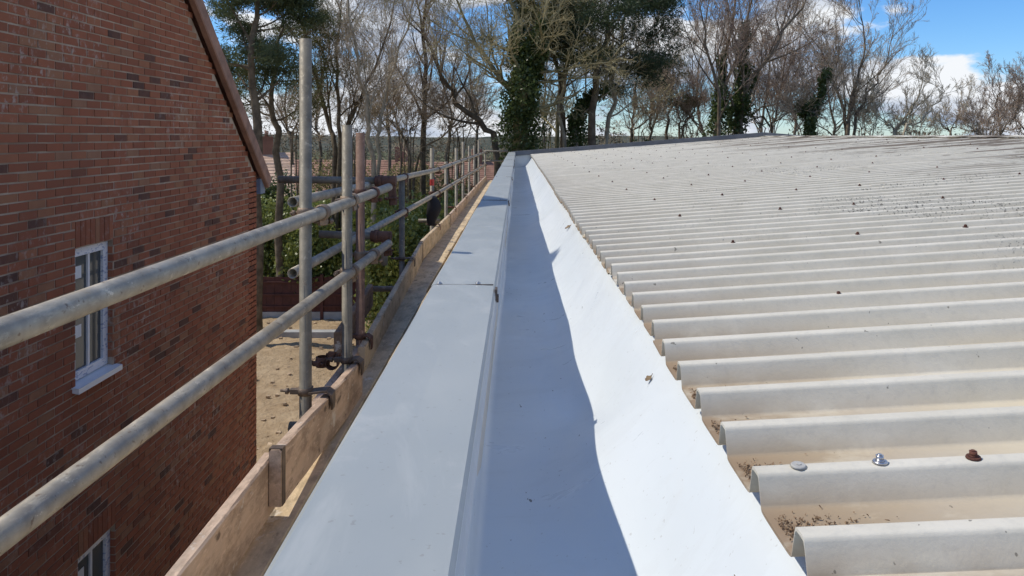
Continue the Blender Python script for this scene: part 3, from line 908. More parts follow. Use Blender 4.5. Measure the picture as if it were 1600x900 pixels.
for r in range(0, 19):
    yc0 = base_c + r * PITCH * NC
    if yc0 > YE: break
    xs = [0.93, 1.47, 1.95, 2.45, 2.98, 3.5, 4.05, 4.6, 5.1, 5.7, 6.2]
    if r == 0: xs = [0.655]
    for X in xs:
        if X > 4.0 and rng.random() < 0.3: continue
        yc = yc0 - SKEW * (X - EX); yc = crest_near(yc0) if True else yc
        lift = 0.0022 if X > 2.5 else 0.0
        lift += 0.0022 if X > 4.7 else 0.0
        put_bolt(X + rng.normal(0, 0.02), yc, bolt_me, sc=rng.uniform(0.52, 0.64), lift=lift); cnt += 1
o = put_bolt(0.545, base_c, bright_me, sc=0.60); o['label'] = 'bright new galvanised bolt'
ws = MB(); ws.tube([(0,0,0),(0,0,0.004)], [0.017, 0.013], 14); ws.tube([(0,0,0.004),(0,0,0.0055)], 0.005, 8)
wme = ws.mesh('washer'); wme.materials.append(M['pale_washer'])
put_bolt(0.425, base_c, wme, 'washer', 0.75)
# silt lodged in the mouths of the valleys
sv = []; sf = []
for c in range(0, 62):
    yv = Y0C + (c + 0.5) * PITCH
    if yv < 0.6 or yv > 10: continue
    for _ in range(260 if yv < 4 else 60):
        X = EX + 0.004 + rng.exponential(0.04); u = rng.normal(0, 0.017)
        if X > EX + 0.22: continue
        p = np.array(roof_pt(X, yv + u, prof_z(0.5 + u / PITCH), 0.002)); s_ = rng.uniform(0.0012, 0.0038)
        t = rng.normal(0, 1, (4, 3)); t /= np.linalg.norm(t, axis=1)[:, None]
        b0 = len(sv) * 4
        sv.append(p + t * s_); sf.append(np.array([(0,1,2),(0,2,3),(0,3,1),(1,3,2)]) + b0)
o = part('silt', np_mesh('silt', np.concatenate(sv), np.concatenate(sf)), M['silt'], roofT, kind='stuff')

# dead leaves and crumbs lying in the gutter
def leaf(name, label, x, y, size, rot, curl=0.35):
    mb = MB(); N = 7; vs = []; fs = []
    for i in range(N):
        t = i / (N - 1); w = math.sin(math.pi * (0.06 + 0.9 * t)) * 0.42 * (1 + 0.25 * math.sin(t * 13))
        zc = curl * (t - 0.5) ** 2
        vs += [(t - 0.5, -w, zc + 0.30 * w), (t - 0.5, 0, zc), (t - 0.5, w, zc + 0.38 * w)]
    for i in range(N - 1):
        a = i * 3
        fs += [(a, a + 3, a + 4, a + 1), (a + 1, a + 4, a + 5, a + 2)]
    vs = [(p[0] * size, p[1] * size, p[2] * size) for p in vs]
    n = len(vs); fs2 = fs + [tuple(i + n for i in f[::-1]) for f in fs]
    vs = vs + [(p[0], p[1], p[2] - 0.0008) for p in vs]
    mb.add(vs, fs2, True); mb.tube([(0.48 * size, 0, curl * size * 0.25), (0.78 * size, 0.05 * size, curl * size * 0.5)], 0.0009, 5)
    o = obj(name, mb.mesh(name), M['dead_leaf'], None, label=label, category='leaf', group='dead leaves in the gutter')
    z = gut_z(x, y)
    o.location = (x, y, z + 0.004); o.rotation_euler = (0.1, -0.55 if x > 0.2 else 0.1, rot)
    return o
def gut_z(x, t):
    zz = np.interp(x, [g[0] for g in GP], [g[1] for g in GP])
    return zz + math.exp(-((x - 0.22) / 0.11) ** 2) * wavef(t) + 0.006
leaf('dead_leaf', 'curled brown leaf on the sunlit gutter slope beside the corrugated edge', 0.352, 2.0, 0.022, 0.4)
leaf('dead_leaf', 'small dark leaf near the nearest corrugation, lowest in the photo', 0.335, 1.13, 0.018, 1.9)
leaf('dead_leaf', 'thin sliver of leaf far along the sunlit gutter slope', 0.36, 5.3, 0.05, 0.1)

# ------------------------------------------------------------------ scaffold
scaf = thing('scaffold', 'tube scaffold with guard rails, toe boards and plank deck along the wall', 'scaffold', (-0.85, 4.0, GZ))
R = 0.02415
def tube_part(name, a, b, mat='galvanised', **kw):
    return part(name, MB().pipe(a, b, R), M[mat], scaf, **kw)
def post(x, y, ztop, mat='galvanised', zb=GZ, lean=(0, 0), **kw):
    h = ztop - zb
    return tube_part('scaffold_post', (x - lean[0] * h, y - lean[1] * h, zb), (x, y, ztop), mat, **kw)
def ring_pts(c, axis, r, k=18):
    axis = Vector(axis).normalized()
    ref = Vector((0, 0, 1)) if abs(axis.z) < 0.8 else Vector((1, 0, 0))
    s = axis.cross(ref).normalized(); u = s.cross(axis).normalized()
    return s, u
def coupler(c, axis1, axis2, off, mat='coupler_steel', sc=1.0):
    """double coupler: a clamp band on each tube, a body between, hinge ears and a T bolt with its nut"""
    c = Vector(c); off = Vector(off); mb = MB()
    for ax, ce, sg in ((Vector(axis1).normalized(), c, 1), (Vector(axis2).normalized(), c + off, -1)):
        s, u = ring_pts(ce, ax, 1)
        w = 0.024 * sc
        k = 18
        vs = []
        prof = [(-w, R + 0.001), (-w, R + 0.0065), (-w * 0.5, R + 0.009), (w * 0.5, R + 0.009), (w, R + 0.0065), (w, R + 0.001)]
        for j in range(k):
            t = 2 * math.pi * j / k; d = s * math.cos(t) + u * math.sin(t)
            for (q, r) in prof: vs.append(ce + ax * q + d * r)
        n = len(prof); fs = []
        for j in range(k):
            for q in range(n - 1):
                a = j * n + q; b = ((j + 1) % k) * n + q
                fs.append((a, a + 1, b + 1, b))
        mb.add(vs, fs, True)
    d = off.normalized()
    mb.beam(c + d * (R + 0.004), c + off - d * (R + 0.004), 0.040, 0.040, Vector(axis1), 0.006)
    o = part('coupler', mb, M[mat], scaf)
    for ax, ce, sg in ((Vector(axis1).normalized(), c, -1), (Vector(axis2).normalized(), c + off, 1)):
        side = ax.cross(d)
        if side.length < 0.1: side = ax.cross(Vector((0, 0, 1)))
        side.normalize()
        bb = MB()
        e = ce + side * (R + 0.014) 
        bb.beam(e - d * 0.016, e + d * 0.020, 0.030, 0.022, ax, 0.004)
        e2 = e + d * sg * 0.02
        bb.tube([e2 - d * sg * 0.055, e2 + d * sg * 0.028], 0.0058, 8)
        bb.tube([e2 + d * sg * 0.008, e2 + d * sg * 0.021], 0.0125, 6)
        part('bolt', bb, M['coupler_rust' if mat == 'coupler_rust' else 'coupler_steel'], o)
    return o
def board_clip(x, y, ztop, xb, mat='dark_clip', tongue=True):
    """toe board clip: band round the post, a saddle strap bent over the board, a bolt sticking out behind"""
    mb = MB(); ce = Vector((x, y, ztop + 0.012))
    k = 18; vs = []
    prof = [(-0.014, R + 0.001), (-0.014, R + 0.006), (0.014, R + 0.006), (0.014, R + 0.001)]
    for j in range(k):
        t = 2 * math.pi * j / k
        for q, r in prof: vs.append(ce + Vector((math.cos(t) * r, math.sin(t) * r, q)))
    fs = []
    for j in range(k):
        for q in range(3):
            a = j * 4 + q; b = ((j + 1) % k) * 4 + q
            fs.append((a, b, b + 1, a + 1))
    mb.add(vs, fs, True)
    # the strap
    path = [Vector((x + R * 0.8, y - 0.006, ztop + 0.006)), Vector((xb - 0.028, y - 0.008, ztop + 0.014)), Vector((xb - 0.006, y - 0.01, ztop + 0.016)), Vector((xb + 0.009, y - 0.012, ztop + 0.006)), Vector((xb + 0.012, y - 0.014, ztop - 0.03)), Vector((xb + 0.0105, y - 0.015, ztop - 0.055))]
    vs = []; fs = []
    for i, p in enumerate(path):
        w = 0.030 if i < 4 else 0.030 - 0.008 * (i - 3)
        nrm = Vector((0, 0, 1)) if i < 3 else Vector((1, 0, 0.3)).normalized()
        for sy in (-1, 1):
            vs += [p + Vector((0, sy * w, 0)), p + Vector((0, sy * w, 0)) + nrm * 0.008]
    for i in range(len(path) - 1):
        a = i * 4; b = a + 4
        fs += [(a + 1, b + 1, b + 3, a + 3), (a, a + 2, b + 2, b), (a, b, b + 1, a + 1), (a + 2, a + 3, b + 3, b + 2)]
    L_ = (len(path) - 1) * 4
    fs += [(0, 1, 3, 2), (L_, L_ + 2, L_ + 3, L_ + 1)]
    mb.add(vs, fs, False)
    o = part('board_clip', mb, M[mat], scaf)
    bb = MB()
    e = Vector((x - R - 0.012, y - 0.004, ztop + 0.012))
    bb.beam(e + Vector((0.01, 0, 0)), e - Vector((0.022, 0, 0)), 0.022, 0.022, (0, 0, 1), 0.003)
    bb.tube([e, e - Vector((0.062, 0.0, -0.002))], 0.0058, 8); bb.tube([e - Vector((0.030, 0, 0)), e - Vector((0.042, 0, 0))], 0.012, 6)
    part('bolt', bb, M[mat], o)
    return o
# near run: three posts and two rails
P1 = post(-0.846, 2.97, 0.388, 'galvanised_dull', label='tall grey post rising above the others')
P2 = post(-0.802, 3.50, 0.053, 'galvanised_dull')
P3 = post(-0.858, 4.06, 0.020, 'rusty_tube', label='rusty brown post')
rail_top = tube_part('guard_rail', (-0.792, -0.9, -0.296), (-0.790, 4.56, -0.312))
rail_mid = tube_part('guard_rail', (-0.792, -0.9, -0.585), (-0.790, 4.56, -0.656))
def rz(yy, top=True):
    return (-0.296 - 0.016 * (yy + 0.9) / 5.46) if top else (-0.585 - 0.071 * (yy + 0.9) / 5.46)
coupler((-0.846, 2.97, rz(3.0)), (0, 0, 1), (0, 1, 0), (0.055, 0.045, 0.0))
coupler((-0.802, 3.50, rz(3.5) + 0.004), (0, 0, 1), (0, 1, 0), (0.0121, 0.051, 0.002))
coupler((-0.858, 4.06, rz(4.0)), (0, 0, 1), (0, 1, 0), (0.068, 0.03, 0.0), 'coupler_rust')
coupler((-0.802, 3.50, rz(3.5, False)), (0, 0, 1), (0, 1, 0), (0.0121, 0.051, 0.0))
coupler((-0.858, 4.06, rz(4.0, False)), (0, 0, 1), (0, 1, 0), (0.068, 0.03, 0.0))
# far run
FX = -0.985                        # posts
def fr_top(yy): return np.interp(yy, [3.5, 8.7, 21.0], [-0.302, -0.388, -0.44])
def fr_mid(yy): return np.interp(yy, [3.5, 8.7, 21.0], [-0.630, -0.665, -0.79])
def fr_x(yy): return np.interp(yy, [3.4, 8.7, 21.0], [-1.035, -0.935, -0.90])
def fr_post(yy): return np.interp(yy, [3.4, 8.7, 21.0], [-1.00, -1.00, -0.955])
def railrun(zf, ys):
    for a, b in zip(ys[:-1], ys[1:]):
        tube_part('guard_rail', (fr_x(a), a, zf(a)), (fr_x(b - 0.01), b - 0.01, zf(b - 0.01)))
railrun(fr_top, [3.42, 8.7, 13.9, 21.0]); railrun(fr_mid, [3.42, 8.7, 13.9, 21.0])
posts = [(628, 6.4, -0.352, 'galvanised_dull'), (675, 8.72, -0.140, 'galvanised'), (697, 10.3, -0.35, 'galvanised'), (713, 11.9, -0.19, 'galvanised'),
         (723.5, 13.3, -0.10, 'galvanised'), (733, 14.9, -0.19, 'galvanised'), (741, 16.6, -0.21, 'galvanised'), (748, 18.4, -0.10, 'galvanised'), (758, 21.0, -0.42, 'galvanised')]
for (u, yy, zt, mt) in posts:
    x = (u - HX) / FPX * yy
    post(x, yy, zt, 'galvanised_dull')
    for zf in (fr_top, fr_mid):
        if zf(yy) < zt + 0.05:
            o_ = Vector((fr_x(yy) - x, 0.0, 0.0))
            if o_.length < 0.05: o_ = Vector((o_.x, 0.05, 0))
            coupler((x, yy, zf(yy)), (0, 0, 1), (0, 1, 0), o_, 'coupler_rust' if yy < 9 else 'coupler_steel')
tp = MB(); xt = (675 - HX) / FPX * 8.72
tp.tube([(xt, 8.72, -0.575), (xt, 8.72, -0.50)], R + 0.0012, 20, caps=False)
part('red_tape', tp, M['red_tape'], scaf)
# transverse tubes with their rusty end couplers
tube_part('transverse_tube', (-1.62, 5.05, -0.292), (-0.845, 5.0, -0.300), 'galvanised_dull')
tube_part('transverse_tube', (-1.27, 4.78, -0.628), (-0.835, 4.75, -0.640), 'galvanised_dull')
def sleeve(a, b, drop):
    mb = MB(); mb.tube([a, b], R + 0.011, 18); d = (Vector(b) - Vector(a)).normalized()
    mb.tube([Vector(a) + d * 0.02, Vector(a) + d * 0.045], R + 0.017, 18)
    o = part('coupler', mb, M['coupler_rust'], scaf)
    e = Vector(b) - d * 0.03
    bb = MB(); bb.beam(e + Vector((0, 0, -0.02)), e + Vector((0.012, 0.0, -drop)), 0.05, 0.04, (0, 1, 0), 0.008)
    bb.tube([e + Vector((-0.045, -0.03, -drop * 0.72)), e + Vector((0.05, -0.03, -drop * 0.68))], 0.007, 8)
    bb.tube([e + Vector((-0.03, -0.03, -drop * 0.72)), e + Vector((-0.016, -0.03, -drop * 0.715))], 0.014, 6)
    part('swivel', bb, M['coupler_rust'], o)
sleeve((-0.955, 4.99, -0.299), (-0.815, 4.99, -0.300), 0.16)
sleeve((-0.935, 4.755, -0.637), (-0.808, 4.75, -0.641), 0.12)
# far end frame and the stubs below the deck edge
for z in (-0.42, -0.70):
    tube_part('transverse_tube', (-0.98, 21.06, z), (-0.28, 21.06, z), 'galvanised_dull')
for yy, x0, x1, zz in ((3.33, -1.02, -0.30, -1.300), (8.72, -1.16, -0.3, -1.300), (9.0, -1.20, -0.94, -1.02), (12.2, -1.15, -0.3, -1.300), (16.6, -1.2, -0.3, -1.300), (6.35, -1.25, -0.3, -1.300)):
    tube_part('transom', (x0, yy, zz), (x1, yy, zz), 'galvanised_dull')
tube_part('ledger', (-1.04, 3.0, -1.385), (-1.0, 21, -1.385), 'galvanised_dull')
tube_part('ledger', (-0.89, -0.9, -1.300), (-0.875, 4.3, -1.300), 'galvanised_dull')
tube_part('post_stub', (-0.985, 5.5, -0.95), (-0.985, 5.5, -0.72), 'galvanised')

# toe boards
def toe(a, b, h=0.180, t=0.038, mat='toe_board', band=None, chip=True, **kw):
    """a board from a to b; a and b lie on its inner top edge. The edges are slightly worn"""
    a = Vector(a); b = Vector(b); d = b - a; ln = d.length; N = max(6, int(ln / 0.09))
    n = Vector((1, 0, 0)); vs = []; fs = []
    for i in range(N + 1):
        p = a.lerp(b, i / N)
        w = [rng.normal(0, 0.0014) for _ in range(4)]
        if chip and rng.random() < 0.10: w[0] -= 0.006
        vs += [p + Vector((0, 0, -0.005 + w[0])), p + Vector((-0.006, 0, w[1])), p + Vector((-t + 0.005, 0, w[1] * 0.6)), p + Vector((-t, 0, -0.006)),
               p + Vector((-t, 0, -h)), p + Vector((w[2] * 0.5, 0, -h))]
    k = 6
    for i in range(N):
        for j in range(k):
            q = i*k + j; r = i*k + (j+1) % k
            fs.append((q, q + k, r + k, r))
    fs += [tuple(range(k)), tuple(N*k + j for j in range(k-1, -1, -1))]
    mb = MB(); mb.add(vs, [f[::-1] for f in fs], False)
    o = part('toe_board', mb, M[mat], scaf, **kw)
    for e in (band or []):
        p = a.lerp(b, e); q = a.lerp(b, min(1, e + 0.032 / ln))
        dd = d.normalized()
        bb = MB()
        for (x0, x1, z0, z1) in ((0.0008, 0.0024, -h * 1.0, 0.002), (-t - 0.002, 0.0024, 0.0022, 0.0036), (-t - 0.0024, -t - 0.0008, -h, 0.002)):
            vs2 = [p + Vector((x0, 0, z0)), p + Vector((x1, 0, z0)), q + Vector((x1, 0, z0)), q + Vector((x0, 0, z0)), p + Vector((x0, 0, z1)), p + Vector((x1, 0, z1)), q + Vector((x1, 0, z1)), q + Vector((x0, 0, z1))]
            bb.add(vs2, [(3,2,1,0),(4,5,6,7),(0,1,5,4),(1,2,6,5),(2,3,7,6),(3,0,4,7)])
        part('end_band', bb, M['dark_clip'], o)
    return o
toe((-0.790, -0.9, -1.010), (-0.789, 2.42, -1.028))
toe((-0.748, 2.355, -0.992), (-0.742, 3.56, -1.068), band=[0.004])
toe((-0.800, 3.90, -1.105), (-0.935, 7.35, -1.045), mat='toe_board_pale', band=[0.975])
toe((-0.935, 7.38, -1.035), (-0.925, 10.25, -1.075), band=[0.968], mat='toe_board_pale')
toe((-0.925, 10.28, -1.075), (-0.915, 13.35, -1.09), band=[0.97])
toe((-0.915, 13.38, -1.09), (-0.905, 17.0, -1.10), band=[0.97])
toe((-0.905, 17.03, -1.10), (-0.875, 21.0, -1.11))
toe((-0.945, 3.98, -1.045), (-1.01, 5.2, -1.03), mat='toe_board_dark', h=0.15)
toe((-0.835, 3.0, -1.115), (-0.835, 4.1, -1.13), h=0.10, mat='toe_board')
board_clip(-0.846, 2.97, -1.026, -0.748)
board_clip(-0.802, 3.50, -1.060, -0.743)
board_clip(-0.858, 4.06, -1.10, -0.808, 'coupler_rust')
board_clip(-0.995, 6.4, -1.06, -0.897)
for yy in (8.75, 11.0, 13.4, 16.0):
    board_clip(fr_post(yy) + 0.015, yy, np.interp(yy, [7.3, 21], [-1.04, -1.11]), -0.925, 'coupler_rust')
# hanging clamp below the second post
coupler((-0.90, 3.62, -1.10), (0, 1, 0), (0, 0, 1), (-0.055, 0.02, 0.0), 'coupler_rust')

# deck boards, each its own plank, ends staggered
ends = [[2.0, 5.9, 9.8, 13.7, 17.6, 21.0], [1.6, 4.4, 8.3, 12.2, 16.1, 20.0, 21.0], [1.2, 7.5, 11.4, 15.3, 21.0]]
for bi, es in enumerate(ends):
    x0 = -0.955 + bi * 0.232
    for a, b in zip(es[:-1], es[1:]):
        zz = -1.236 + rng.normal(0, 0.003)
        dx = np.interp((a + b) / 2, [2, 8, 21], [0.02, 0.0, 0.03])
        mb = MB(); mb.beam((x0 + 0.1125 + dx, a + 0.008, zz - 0.019), (x0 + 0.1125 + dx, b - 0.008, zz - 0.019), 0.222, 0.038, (0, 0, 1), 0.004)
        part('deck_board', mb, M['deck_board'], scaf)
mb = MB(); mb.beam((-0.30 - 0.35, 4.55, -1.222), (-0.33, 4.62, -1.222), 0.09, 0.02, (0, 0, 1), 0.002)
part('wood_offcut', mb, M['toe_board_pale'], scaf)

# things hung on or left by the scaffold
cl = MB(); N = 9; vs = []; fs = []
for i in range(N):
    t = i / (N - 1)
    for j in range(8):
        a = 2 * math.pi * j / 8
        rr = (0.035 + 0.045 * math.sin(math.pi * (0.25 + 0.7 * t))) * (1 + 0.25 * math.sin(3 * a + t * 4))
        vs.append((0.02 * math.sin(t * 5) + 0.035 * t + math.cos(a) * rr * 0.9, 0.01 * math.cos(t * 7) + math.sin(a) * rr, -0.32 * t))
for i in range(N - 1):
    for j in range(8):
        fs.append((i*8 + j, i*8 + (j+1) % 8, (i+1)*8 + (j+1) % 8, (i+1)*8 + j))
fs += [tuple(range(7, -1, -1)), tuple((N-1)*8 + j for j in range(8))]
cl.add(vs, [f[::-1] for f in fs], True)
o = obj('black_rag', cl.mesh('black_rag'), M['black_cloth'], None, label='black rag hanging from the lower guard rail by the red taped post', category='rag')
o.location = (fr_x(8.1) - 0.005, 8.1, fr_mid(8.1) + 0.01)
st = MB(); zs = -1.226
st.tube([(-0.62, 4.35, zs), (-0.60, 4.52, zs + 0.012), (-0.50, 4.6, zs + 0.004), (-0.42, 4.62, zs + 0.006), (-0.395, 4.75, zs + 0.03), (-0.375, 5.1, zs + 0.03)], 0.0045, 6)
st.tube([(-0.60, 4.52, zs + 0.012), (-0.66, 4.72, zs + 0.008)], 0.004, 6)
obj('blue_strap', st.mesh('blue_strap'), M['blue_strap'], None, label='loose pale blue plastic strap lying on the scaffold deck', category='strap')

# ------------------------------------------------------------------ fence, far houses
fence = thing('brown_fence', 'dark brown board fence on grey concrete gravel boards beyond the bare earth', 'fence', (-6, 23.9, GZ))
FY = 23.9
bmesh_ = MB().box(-0.065, 0.065, -0.011, 0.011, 0, 1.12).mesh('board'); bmesh_.materials.append(M['fence_brown'])
for pnl in range(6):
    x0 = -14.2 + pnl * 1.98
    part('post', MB().box(x0 - 0.05, x0 + 0.05, FY - 0.05, FY + 0.05, GZ, GZ + 1.48), M['fence_brown'], fence)
    part('gravel_board', MB().box(x0 + 0.055, x0 + 1.925, FY - 0.03, FY + 0.02, GZ - 0.02, GZ + 0.27), M['concrete'], fence)
    for zr_ in (0.42, 0.80, 1.20):
        part('rail', MB().box(x0 + 0.055, x0 + 1.925, FY - 0.052, FY - 0.016, GZ + zr_, GZ + zr_ + 0.05), M['fence_brown'], fence)
    for b in range(14):
        o = obj('board', bmesh_, None, fence)
        o.location = Vector((x0 + 0.125 + b * 0.1325, FY + 0.002 + 0.006 * (b % 2), GZ + 0.27 + rng.normal(0, 0.006))) - fence.location
slab = MB().box(-7.4, -4.6, 21.6, 21.9, GZ + 0.02, GZ + 0.22)
obj('kerb_slab', slab.mesh('kerb_slab'), M['concrete'], None, label='long grey concrete kerb lying on the earth before the fence', category='kerb')

def far_house(name, label, x, y, w, d, wh, rh, tile, wallm, rot=0.0, group='houses beyond the trees'):
    h = thing(name, label, 'house', (x, y, GZ), group)
    h.rotation_euler = (0, 0, rot)
    mb = MB(); mb.box(-w/2, w/2, -d/2, d/2, 0, wh)
    mb.add([(-w/2, -d/2, wh), (-w/2, d/2, wh), (-w/2, 0, wh + rh - 0.1), (w/2, -d/2, wh), (w/2, d/2, wh), (w/2, 0, wh + rh - 0.1)], [(0, 2, 1), (3, 4, 5)])
    obj('wall', mb.mesh('wall'), M[wallm], h)
    mb = MB(); o_ = 0.3
    for s in (-1, 1):
        nr = 14
        for r in range(nr):
            t0, t1 = r / nr, (r + 1) / nr + 0.02
            y0 = s * (d/2 + o_) * (1 - t0); y1 = s * (d/2 + o_) * (1 - min(1, t1)); z0 = wh - 0.15 + (rh + 0.15) * t0; z1 = wh - 0.15 + (rh + 0.15) * min(1, t1)
            vs = [(-w/2 - 0.2, y0, z0 + 0.06), (w/2 + 0.2, y0, z0 + 0.06), (w/2 + 0.2, y1, z1 + 0.02), (-w/2 - 0.2, y1, z1 + 0.02)]
            vs += [(a, b, c - 0.07) for a, b, c in vs]
            mb.add(vs, [(0,1,2,3),(7,6,5,4),(0,4,5,1),(1,5,6,2),(3,7,4,0)])
    rf = obj('roof', mb.mesh('roof'), M[tile], h)
    mb = MB(); mb.box(w/2 - 1.6, w/2 - 0.9, -0.3, 0.3, wh + rh - 0.5, wh + rh + 0.9)
    for q in (-0.15, 0.15): mb.tube([(w/2 - 1.25, q, wh + rh + 0.9), (w/2 - 1.25, q, wh + rh + 1.2)], 0.1, 10)
    obj('chimney', mb.mesh('chimney'), M[wallm], rf)
    for fl in range(int(wh // 2.5)):
        for q in range(3):
            xx = -w/2 + w * (q + 0.5) / 3
            f_ = obj('window', MB().box(xx - 0.6, xx + 0.6, -d/2 - 0.04, -d/2 + 0.02, 0.95 + fl * 2.6, 2.1 + fl * 2.6).mesh('window'), M['upvc'], h)
            mb = MB()
            for s in (-1, 1): mb.box(xx + s * 0.29 - 0.24, xx + s * 0.29 + 0.24, -d/2 - 0.055, -d/2 - 0.042, 1.03 + fl * 2.6, 2.02 + fl * 2.6)
            obj('pane', mb.mesh('pane'), M['glass'], f_)
    return h
far_house('distant_house', 'house with pale orange tiled roof just past the brick corner', -15.6, 40, 6.5, 8, 3.0, 2.0, 'pale_tile', 'far_brick', 0.3)
far_house('distant_house', 'wide red tiled house behind the bare trees, between the scaffold posts', -11.0, 50, 9, 8, 2.5, 1.8, 'far_tile', 'far_brick', -0.1)
far_house('distant_house', 'red roofed house glimpsed beyond the far guard rails', -4.6, 52, 6, 7, 2.5, 1.6, 'far_tile', 'far_brick', 0.15)

# ------------------------------------------------------------------ trees
def norm(a):
    return a / np.maximum(1e-9, np.linalg.norm(a, axis=-1, keepdims=True))
class Acc:
    def __init__(self): self.v = []; self.f = []; self.n = 0
    def add(self, v, f):
        self.v.append(v.reshape(-1, 3)); self.f.append(f + self.n); self.n += v.reshape(-1, 3).shape[0]
    def mesh(self, name, smooth=True):
        return np_mesh(name, np.concatenate(self.v), np.concatenate(self.f), smooth)
def tubes(acc, pts, rad, k):
    """pts (n,s,3), rad (n,s): n tapering tubes with k sides"""
    n, s, _ = pts.shape
    d = np.empty_like(pts); d[:, 1:-1] = pts[:, 2:] - pts[:, :-2]; d[:, 0] = pts[:, 1] - pts[:, 0]; d[:, -1] = pts[:, -1] - pts[:, -2]
    d = norm(d)
    ref = np.where(np.abs(d[:, :1, 2:3]) < 0.9, np.array([0., 0., 1.]), np.array([1., 0., 0.]))
    a = norm(np.cross(d, np.broadcast_to(ref, d.shape))); b = np.cross(d, a)
    t = np.arange(k) * 2 * np.pi / k
    v = pts[:, :, None, :] + rad[:, :, None, None] * (a[:, :, None, :] * np.cos(t)[None, None, :, None] + b[:, :, None, :] * np.sin(t)[None, None, :, None])
    i = np.arange(n)[:, None, None] * (s * k); j = np.arange(s - 1)[None, :, None] * k; q = np.arange(k)[None, None, :]; q2 = (q + 1) % k
    f = np.stack([i + j + q, i + j + q2, i + j + k + q2, i + j + k + q], -1).reshape(-1, 4)
    acc.add(v, f)
def grow(r, P, D, Lh, S_, wob, trop):
    n = len(P); pts = np.empty((n, S_ + 1, 3)); dirs = np.empty((n, S_ + 1, 3))
    p = P.copy(); d = norm(D); pts[:, 0] = p; dirs[:, 0] = d
    for i in range(S_):
        d = norm(d + r.normal(0, wob, (n, 3)) + np.array(trop)[None, :])
        p = p + d * (Lh / S_)[:, None]
        pts[:, i + 1] = p; dirs[:, i + 1] = d
    return pts, dirs
def kids(r, pts, dirs, rad, Lh, m, t0, t1, ang, lr, rr, taper=0.6, minr=0.004):
    n, s, _ = pts.shape
    t = (t0 + (t1 - t0) * (np.arange(m)[None, :] + r.uniform(0, 1, (n, m))) / m)
    g = t * (s - 1); i = np.minimum(g.astype(int), s - 2); fr_ = (g - i)[..., None]
    row = np.arange(n)[:, None]
    P = pts[row, i] * (1 - fr_) + pts[row, i + 1] * fr_
    D = norm(dirs[row, i] * (1 - fr_) + dirs[row, i + 1] * fr_)
    Rr = rad[row, i] * (1 - fr_[..., 0]) + rad[row, i + 1] * fr_[..., 0]
    rv = r.normal(0, 1, P.shape); side = norm(np.cross(D, rv))
    a = r.normal(ang, ang * 0.25, t.shape)[..., None]
    nd = D * np.cos(a) + side * np.sin(a)
    nl = Lh[:, None] * lr * (1 - taper * (t - t0) / max(1e-6, (t1 - t0))) * r.uniform(0.7, 1.25, t.shape)
    nr = np.maximum(minr, np.minimum(Rr * 0.8, Rr * rr * r.uniform(0.8, 1.1, t.shape)))
    return P.reshape(-1, 3), nd.reshape(-1, 3), nl.reshape(-1), nr.reshape(-1)
def leaves(acc, r, Cn, size, flat=0.0, aspect=0.65):
    n = len(Cn); u = norm(r.normal(0, 1, (n, 3))); w = norm(np.cross(u, r.normal(0, 1, (n, 3))))
    if flat: w = norm(w * np.array([1, 1, 1 - flat])); u = norm(np.cross(w, np.cross(u, w)))
    s = (size * r.uniform(0.6, 1.3, n))[:, None]
    q = np.stack([Cn - u * s * 0.5, Cn + w * s * 0.5 * aspect, Cn + u * s * 0.5, Cn - w * s * 0.5 * aspect], 1)
    acc.add(q, np.arange(n * 4).reshape(n, 4))
def polyline(pp, S_, r, jit):
    pp = np.array([tuple(p) for p in pp]); t = np.linspace(0, len(pp) - 1, S_ + 1); i = np.minimum(t.astype(int), len(pp) - 2); f_ = (t - i)[:, None]
    # Catmull-Rom so that trunks bend softly
    p0 = pp[np.maximum(i - 1, 0)]; p1 = pp[i]; p2 = pp[i + 1]; p3 = pp[np.minimum(i + 2, len(pp) - 1)]
    q = 0.5 * (2 * p1 + (p2 - p0) * f_ + (2 * p0 - 5 * p1 + 4 * p2 - p3) * f_ ** 2 + (3 * p1 - p0 - 3 * p2 + p3) * f_ ** 3)
    n_ = r.normal(0, jit, q.shape); n_[0] = 0
    return q + n_

